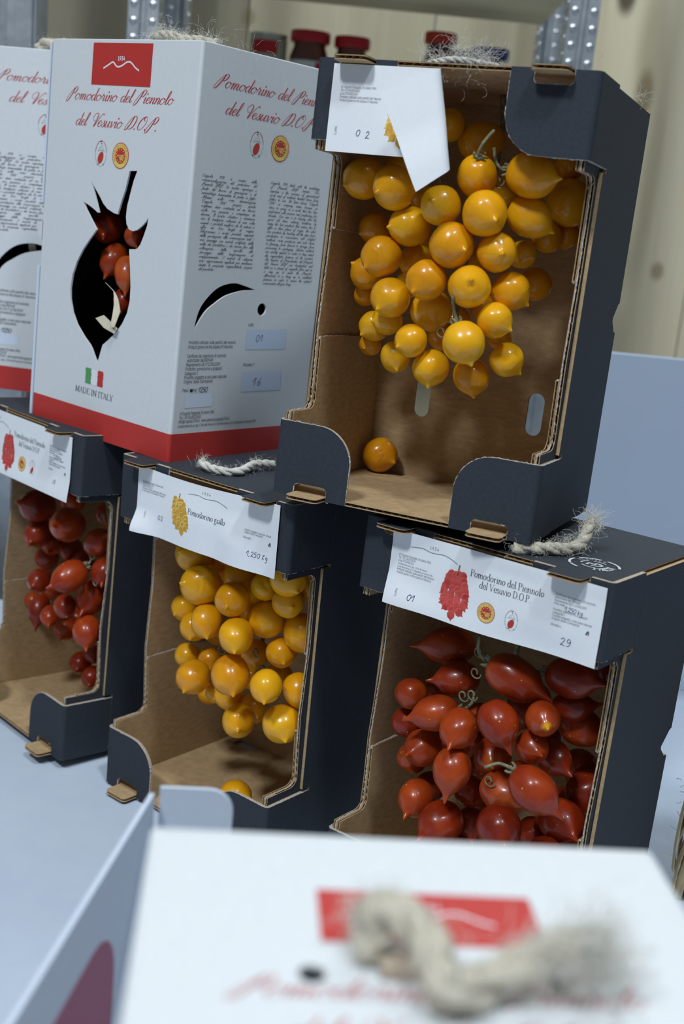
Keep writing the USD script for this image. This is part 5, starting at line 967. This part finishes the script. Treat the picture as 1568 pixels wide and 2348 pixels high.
def dent(m, r, dirn, kind, seed):
    v = m.vertices.copy(); q = v / r; c = dirn / np.linalg.norm(dirn)
    dist = np.linalg.norm(q - c * .98, axis=1)
    if kind == 'blister': v = v * (1 - (np.clip(1 - dist / .55, 0, 1) * (.02 + .13 * (meshkit.noise(q * 7, seed) - .3))))[:, None]
    else: v = v * (1 - .10 * np.clip(1 - dist / .30, 0, 1))[:, None]
    m.vertices = v; return m
def frame(ax, roll):
    ax = np.array(ax, float); ax /= np.linalg.norm(ax); a = np.cross([.3, .8, .52], ax); a /= np.linalg.norm(a); b = np.cross(ax, a); c, s = math.cos(roll), math.sin(roll)
    return np.stack([c * a + s * b, -s * a + c * b, ax], 1)
def calyx(r, el, seed):
    R = random.Random(seed); z = -el * r * .93; ms = []
    for k in range(5):
        a = k * 1.2566 + R.uniform(-.2, .2); P = []
        for s in np.linspace(0, 1, 14):
            rr = r * (.05 + .45 * s - .10 * s * s) ; curl = 2.6 * s * s
            P.append((math.cos(a + .4 * s) * rr * (1 - .35 * s * s), math.sin(a + .4 * s) * rr * (1 - .35 * s * s), z - r * (.03 + .30 * s * math.sin(curl))))
        ms.append(tube(P, np.linspace(.0016, .0007, 14), 5))
    a = R.uniform(0, 6.28); ms.append(tube(smooth_path([(0, 0, z + .001), (.0005, 0, z - .005), (math.cos(a) * .004, math.sin(a) * .004, z - .011), (math.cos(a) * .013, math.sin(a) * .013, z - .015)], 14), .0012, 6))
    return cat(ms)
poses = {'A': (RA, tA), 'M': (RM, tM), 'R': (RR, tR), 'L': (RL, tL), 'W1': (R1, t1), 'FA': (RA, tA), 'FM': (RM, tM)}
GR = {'A': 'yellow tomatoes in the upper crate', 'M': 'yellow tomatoes in the lower middle crate', 'R': 'red tomatoes in the lower right crate', 'L': 'red tomatoes in the lower left crate', 'W1': 'red tomatoes inside the white carton', 'FA': 'loose fallen yellow tomatoes', 'FM': 'loose fallen yellow tomatoes'}
idx = 0
for key, rows in TOM.items():
    Rb, tb_ = poses[key]; red = key in ('R', 'L', 'W1'); campos = Rb.T @ (np.array([0, 0, CAM_Z]) - tb_)
    for (x, y, z, r, ax, ay, az, el, ex, lab) in rows:
        idx += 1; Rl = frame((ax, ay, az), idx * 1.7); p = np.array([x, y, z])
        m = fruit(r, el, red, ex, idx)
        if ex in ('blister', 'scar'):
            dv = campos - p; dv = Rl.T @ dv + np.array([.3, .2, 0]) * np.linalg.norm(dv) * .3; m = dent(m, r, dv, ex, idx)
        mat = 'tom_r' if red else 'tom_y'
        if ex == 'blister': mat = 'tom_yb'
        if 'spots' in ex: mat = 'tom_rs'
        mat = {'orange': 'tom_ro', 'ytip': 'tom_ry', 'otip': 'tom_rt'}.get(ex, mat)
        t = thing('red_tomato' if red else 'yellow_tomato', lab, 'tomato', Rb @ Rl, Rb @ p + tb_, GR[key])
        part(t, 'fruit', m, mat, smooth=True)
        if 'stem' in ex: part(t, 'calyx', calyx(r, el, idx), 'stem', smooth=True, label='dried green-brown curled calyx')

# dried stalks of the bunches, hanging from the lid
def bunch_stalk(key, pts_, label, curls=()):
    Rb, tb_ = poses[key]; t = thing('dried_stalk', label, 'stalk', Rb, tb_)
    part(t, 'main_stalk', tube(smooth_path(pts_, 40), .0019, 7), 'stem', smooth=True)
    for c in curls:
        q = np.array(c, float); P = [q + np.array([.004 * math.cos(s * 7) * (1 - .5 * s) + .006 * s, -.002 * s, .004 * math.sin(s * 7) * (1 - .5 * s)]) for s in np.linspace(0, 1, 24)]
        part(t, 'tendril', tube(P, np.linspace(.0009, .0005, 24), 5), 'stem', smooth=True)
bunch_stalk('A', [(.100, .10, .297), (.104, .098, .27), (.106, .085, .24), (.100, .075, .20), (.100, .066, .16), (.104, .05, .135)], 'dried stalk of the upper crate bunch, hanging from its lid', [(.078, .045, .228), (.122, .04, .232), (.100, .030, .1275), (.058, .05, .205)])
bunch_stalk('M', [(.105, .06, .297), (.104, .07, .25), (.112, .072, .20), (.112, .07, .15), (.125, .06, .125)], 'dried stalk of the lower middle crate bunch', [(.122, .05, .15), (.134, .045, .14), (.082, .05, .14)])
bunch_stalk('R', [(.105, .06, .297), (.106, .058, .25), (.104, .062, .21), (.100, .066, .16), (.110, .06, .10)], 'dried stalk of the lower right crate bunch', [(.088, .030, .200), (.084, .038, .213), (.088, .030, .183), (.081, .03, .180), (.112, .034, .214), (.116, .022, .129)])
bunch_stalk('L', [(.105, .06, .297), (.116, .07, .25), (.130, .075, .20), (.135, .075, .15), (.13, .07, .08)], 'dried stalk of the lower left crate bunch', [(.150, .045, .178), (.166, .04, .158), (.140, .06, .21)])

# wood shavings poking out of the cut-out
def shaving(poly, y0, lean, bend, label):
    P = Polygon(poly); b = P.bounds; zb = b[1]
    t = thing('wood_shaving', label, 'shaving', R1, t1, 'wood shavings in the white carton')
    part(t, 'strip', sheet(P, 0, .0006, lambda u, v, w: (u, y0 + lean * (v - zb) + bend * (v - zb) * (u + .1) * 40 + w, v), .004), 'shaving', smooth=40)
shaving([(-.1035,.1031),(-.0944,.107),(-.0727,.099),(-.075,.0942),(-.0898,.097)], -.004, .25, 0, 'short broad pale wood shaving crossing the cut-out')
shaving([(-.1023,.1335),(-.0922,.1275),(-.0865,.1174),(-.0803,.1037),(-.0776,.1004),(-.0735,.0996),(-.0767,.1122),(-.0846,.1213),(-.091,.127)], -.006, .35, .3, 'long narrow pale wood shaving standing in the cut-out')
shaving([(-.0985,.0735),(-.0965,.0735),(-.0945,.0790),(-.0925,.0845),(-.0945,.0845),(-.0970,.0790)], .006, .2, 0, 'small pale wood shaving in the tip of the cut-out')
shaving([(.0 - .012,.1195),(.0 - .010,.1195),(-.010,.131),(-.012,.131)], .088, .0, 0, 'thin pale wood shaving behind the round hole')
t_ = thing('wood_shaving', 'pale wood shaving behind the curved slot of the far left carton', 'shaving', R2, t2, 'wood shavings in the white carton')
part(t_, 'strip', sheet(Polygon([(.052,.120),(.060,.120),(.052,.160),(.045,.160)]), 0, .0006, lambda u, v, w: (-.012 + w, u, v), .01), 'shaving')

# ------------------------------------------------------------------ twine
def frizz(base, n, length, spread, seed, upv=(0, 0, 1.), curl=1.0, steps=9, rnd=.8):
    R = np.random.default_rng(seed); out = []; B = np.asarray(base, float)
    for k in range(n):
        p = B[R.integers(len(B))] + R.normal(0, spread, 3); d = R.normal(0, 1, 3) * rnd + np.array(upv); d /= np.linalg.norm(d); L = length * R.uniform(.35, 1.3); P = [p]
        q = R.normal(0, 1, 3)
        for s in range(steps):
            d = d + curl * .22 * R.normal(0, 1, 3) + .18 * curl * np.cross(q, d); d /= np.linalg.norm(d); P.append(P[-1] + d * L / steps)
        out.append(np.array(P))
    return out
def twine(Rm, tm, path, r, label, seed, fuzz=200, flen=.010, tufts=(), mat='twine', width=.00011):
    t = thing('hemp_twine', label, 'twine', Rm, tm); P = smooth_path(path, 60); n = len(P)
    T = np.gradient(P, axis=0); T /= np.linalg.norm(T, axis=1, keepdims=True); a = np.cross(T, [0.1, .2, 1.]); a /= np.linalg.norm(a, axis=1, keepdims=True); b = np.cross(T, a)
    s = np.concatenate([[0], np.cumsum(np.linalg.norm(np.diff(P, axis=0), axis=1))])
    for k in range(3):
        ph = s / (r * 9.0) * 2 * np.pi + k * 2.094 + .5 * np.sin(s / r * .7 + k)
        Q = P + r * .52 * (np.cos(ph)[:, None] * a + np.sin(ph)[:, None] * b)
        part(t, 'strand', tube(Q, r * (.60 + .10 * np.sin(s / r * 1.3 + k * 2) + .07 * np.sin(s / r * 3.1 + k)), 7), mat, smooth=True)
    lines = frizz(P, fuzz * 3, flen, r * .75, seed, rnd=.9)
    for (c, k, L, sp, upv) in tufts: lines += frizz([c], k, L, sp, seed + 5, upv, .55, 10, .38)
    curves(t, 'frayed_fibres', lines, width, 'twine_pale')
twine(RA, tA, [(.070, .020, .3012), (.080, .012, .3025), (.092, .008, .3035), (.104, .008, .3032), (.116, .011, .3020), (.126, .016, .3005)], .0020, 'frayed pale twine tuft on top of the upper black crate', 1, 160, .005, [((.080, .010, .3040), 40, .016, .003, (-.9, -.1, .35)), ((.098, .008, .304), 260, .009, .006, (.3, -.1, .35)), ((.112, .009, .3035), 220, .011, .005, (.9, 0, .15)), ((.175, .03, .302), 3, .022, .001, (.7, .2, .8)), ((.192, .115, .302), 18, .013, .002, (.8, .2, .7))], mat='twine_pale')
twine(R1, t1, [(-.078, .014, CH), (-.070, .012, CH + .003), (-.06, .012, CH + .0055), (-.048, .013, CH + .0045), (-.036, .014, CH + .002), (-.02, .016, CH + .002), (-.006, .02, CH + .0005)], .0032, 'frayed twine tuft on top of the cut-out white carton', 2, 240, .008, [((-.060, .012, CH + .0055), 60, .010, .006, (0, -.2, .5)), ((-.012, .014, CH + .002), 50, .011, .006, (.2, 0, .5)), ((-.085, .014, CH + .001), 9, .016, .003, (-.7, 0, .4)), ((-.001, .05, CH), 26, .008, .012, (.3, .1, .3))])
twine(R2, t2, [(-.026, .045, CH + .002), (-.027, .0495, CH + .006), (-.024, .056, CH + .008), (-.026, .063, CH + .006), (-.024, .071, CH + .008), (-.026, .081, CH + .007), (-.026, .091, CH + .002)], .0046, 'thick twisted twine on top of the far left carton', 3, 90, .004, mat='twine')
twine(RM, tM, [(.073, .0225, .3062), (.078, .017, .3055), (.086, .0165, .3050), (.094, .0185, .3040), (.103, .026, .3035), (.106, .036, .3045), (.103, .047, .306), (.099, .060, .306), (.104, .075, .3045)], .0032, 'loop of pale twine on the lid of the lower middle crate', 4, 150, .005, [((.077, .018, .306), 40, .009, .003, (-.2, .1, .5)), ((.101, .054, .306), 40, .007, .004, (0, 0, .6))], mat='twine_pale')
twine(RR, tR, [(.118, .004, .3040), (.126, .012, .3040), (.1325, .022, .3045), (.1400, .032, .3050), (.1440, .044, .3060), (.1455, .052, .3100), (.1450, .058, .3160), (.1440, .064, .3210)], .0040, 'frayed rope end crushed under the corner of the upper crate', 5, 220, .006, [((.1445, .062, .319), 220, .013, .0028, (.15, .35, .9)), ((.140, .034, .307), 60, .009, .004, (.5, -.1, .4))], width=.00013)
# twine knotted over the foreground carton (local frame of the carton: -y is to the right)
tw = [(-.0660,-.0655,CH+.004), (-.0642,-.0632,CH+.008), (-.0621,-.0640,CH+.012), (-.0631,-.0691,CH+.014), (-.0677,-.0745,CH+.013), (-.0771,-.0779,CH+.012), (-.0865,-.0783,CH+.0085), (-.0880,-.0815,CH+.007), (-.0850,-.0885,CH+.007), (-.0817,-.0961,CH+.008), (-.0776,-.1048,CH+.010), (-.0752,-.1134,CH+.012), (-.0757,-.1190,CH+.011)]
twine(R3, t3, tw, .0054, 'thick knotted twine lying on the nearest white carton, out of focus', 6, 110, .006, [((-.0755, -.117, CH + .011), 420, .013, .0045, (-.1, -.9, .2)), ((-.0635, -.064, CH + .010), 160, .006, .003, (.2, .3, .4)), ((-.078, -.104, CH + .010), 160, .008, .004, (-.3, -.5, .3))], width=.00022)
kn = thing('card_toggle', 'small grey card strip pinned under the knotted twine', 'strip', R3, t3)
part(kn, 'strip', sheet(rrect(-.0745, -.078, -.0660, -.0660, .0008), 0, .0035, lambda u, v, w: (u, v, CH + .0004 + w)), 'kraft_edge')

# ------------------------------------------------------------------ dry straw bundle at the right edge
sb = thing('straw_bundle', 'ragged upright bundle of dry straw and husk at the right edge of the table', 'straw', None, (.340, .890, 0))
R = random.Random(11)
def strip_path(P, w, t, nrm):
    P = np.asarray(P, float); T_ = np.gradient(P, axis=0); T_ /= np.linalg.norm(T_, axis=1, keepdims=True); B = np.cross(T_, nrm); B /= np.linalg.norm(B, axis=1, keepdims=True); N = np.cross(B, T_)
    w = np.asarray(w)[:, None] / 2; V = np.stack([P + B * w + N * t, P - B * w + N * t, P - B * w - N * t, P + B * w - N * t], 1).reshape(-1, 3); F = []
    for i in range(len(P) - 1):
        for k in range(4): a_, b_ = i * 4 + k, i * 4 + (k + 1) % 4; F += [(a_, b_, b_ + 4), (a_, b_ + 4, a_ + 4)]
    n_ = len(V); F += [(0, 2, 1), (0, 3, 2), (n_ - 4, n_ - 3, n_ - 2), (n_ - 4, n_ - 2, n_ - 1)]
    return trimesh.Trimesh(V, F, process=False)
for k in range(150):
    a = R.uniform(0, 2 * math.pi); rr = .046 * math.sqrt(R.uniform(.30, 1)); h = R.uniform(.09, .21); z0 = R.uniform(0, .05) if k > 60 else .0006; tw_ = R.uniform(-.7, .7); fl = R.uniform(-.010, .014); wv = R.uniform(0, 6)
    s_ = np.linspace(0, 1, 9); ang = a + tw_ * s_ + .10 * np.sin(s_ * 7 + wv); rad = rr * (.92 - .12 * s_) + fl * s_ ** 2 + .0025 * np.sin(s_ * 9 + wv)
    P = np.stack([np.cos(ang) * rad, np.sin(ang) * rad, .001 + z0 + h * s_], 1)
    wd = R.uniform(.0022, .0085) * np.clip(1.15 - s_ ** 3, .25, 1) * (1 + .2 * np.sin(s_ * 11 + wv))
    part(sb, 'straw', strip_path(P, wd, .00035, np.array([math.cos(a), math.sin(a), .15])), R.choice(['straw', 'straw', 'shaving_dull']), smooth=30)
lines = frizz([(.045 * math.cos(b_), .045 * math.sin(b_), z_) for b_ in np.linspace(2.2, 4.6, 9) for z_ in (.04, .08, .12, .16)], 60, .016, .004, 3, (-.5, -.3, .3), .5, 9, .5)
curves(sb, 'loose_fibres', lines, .0004, 'straw')
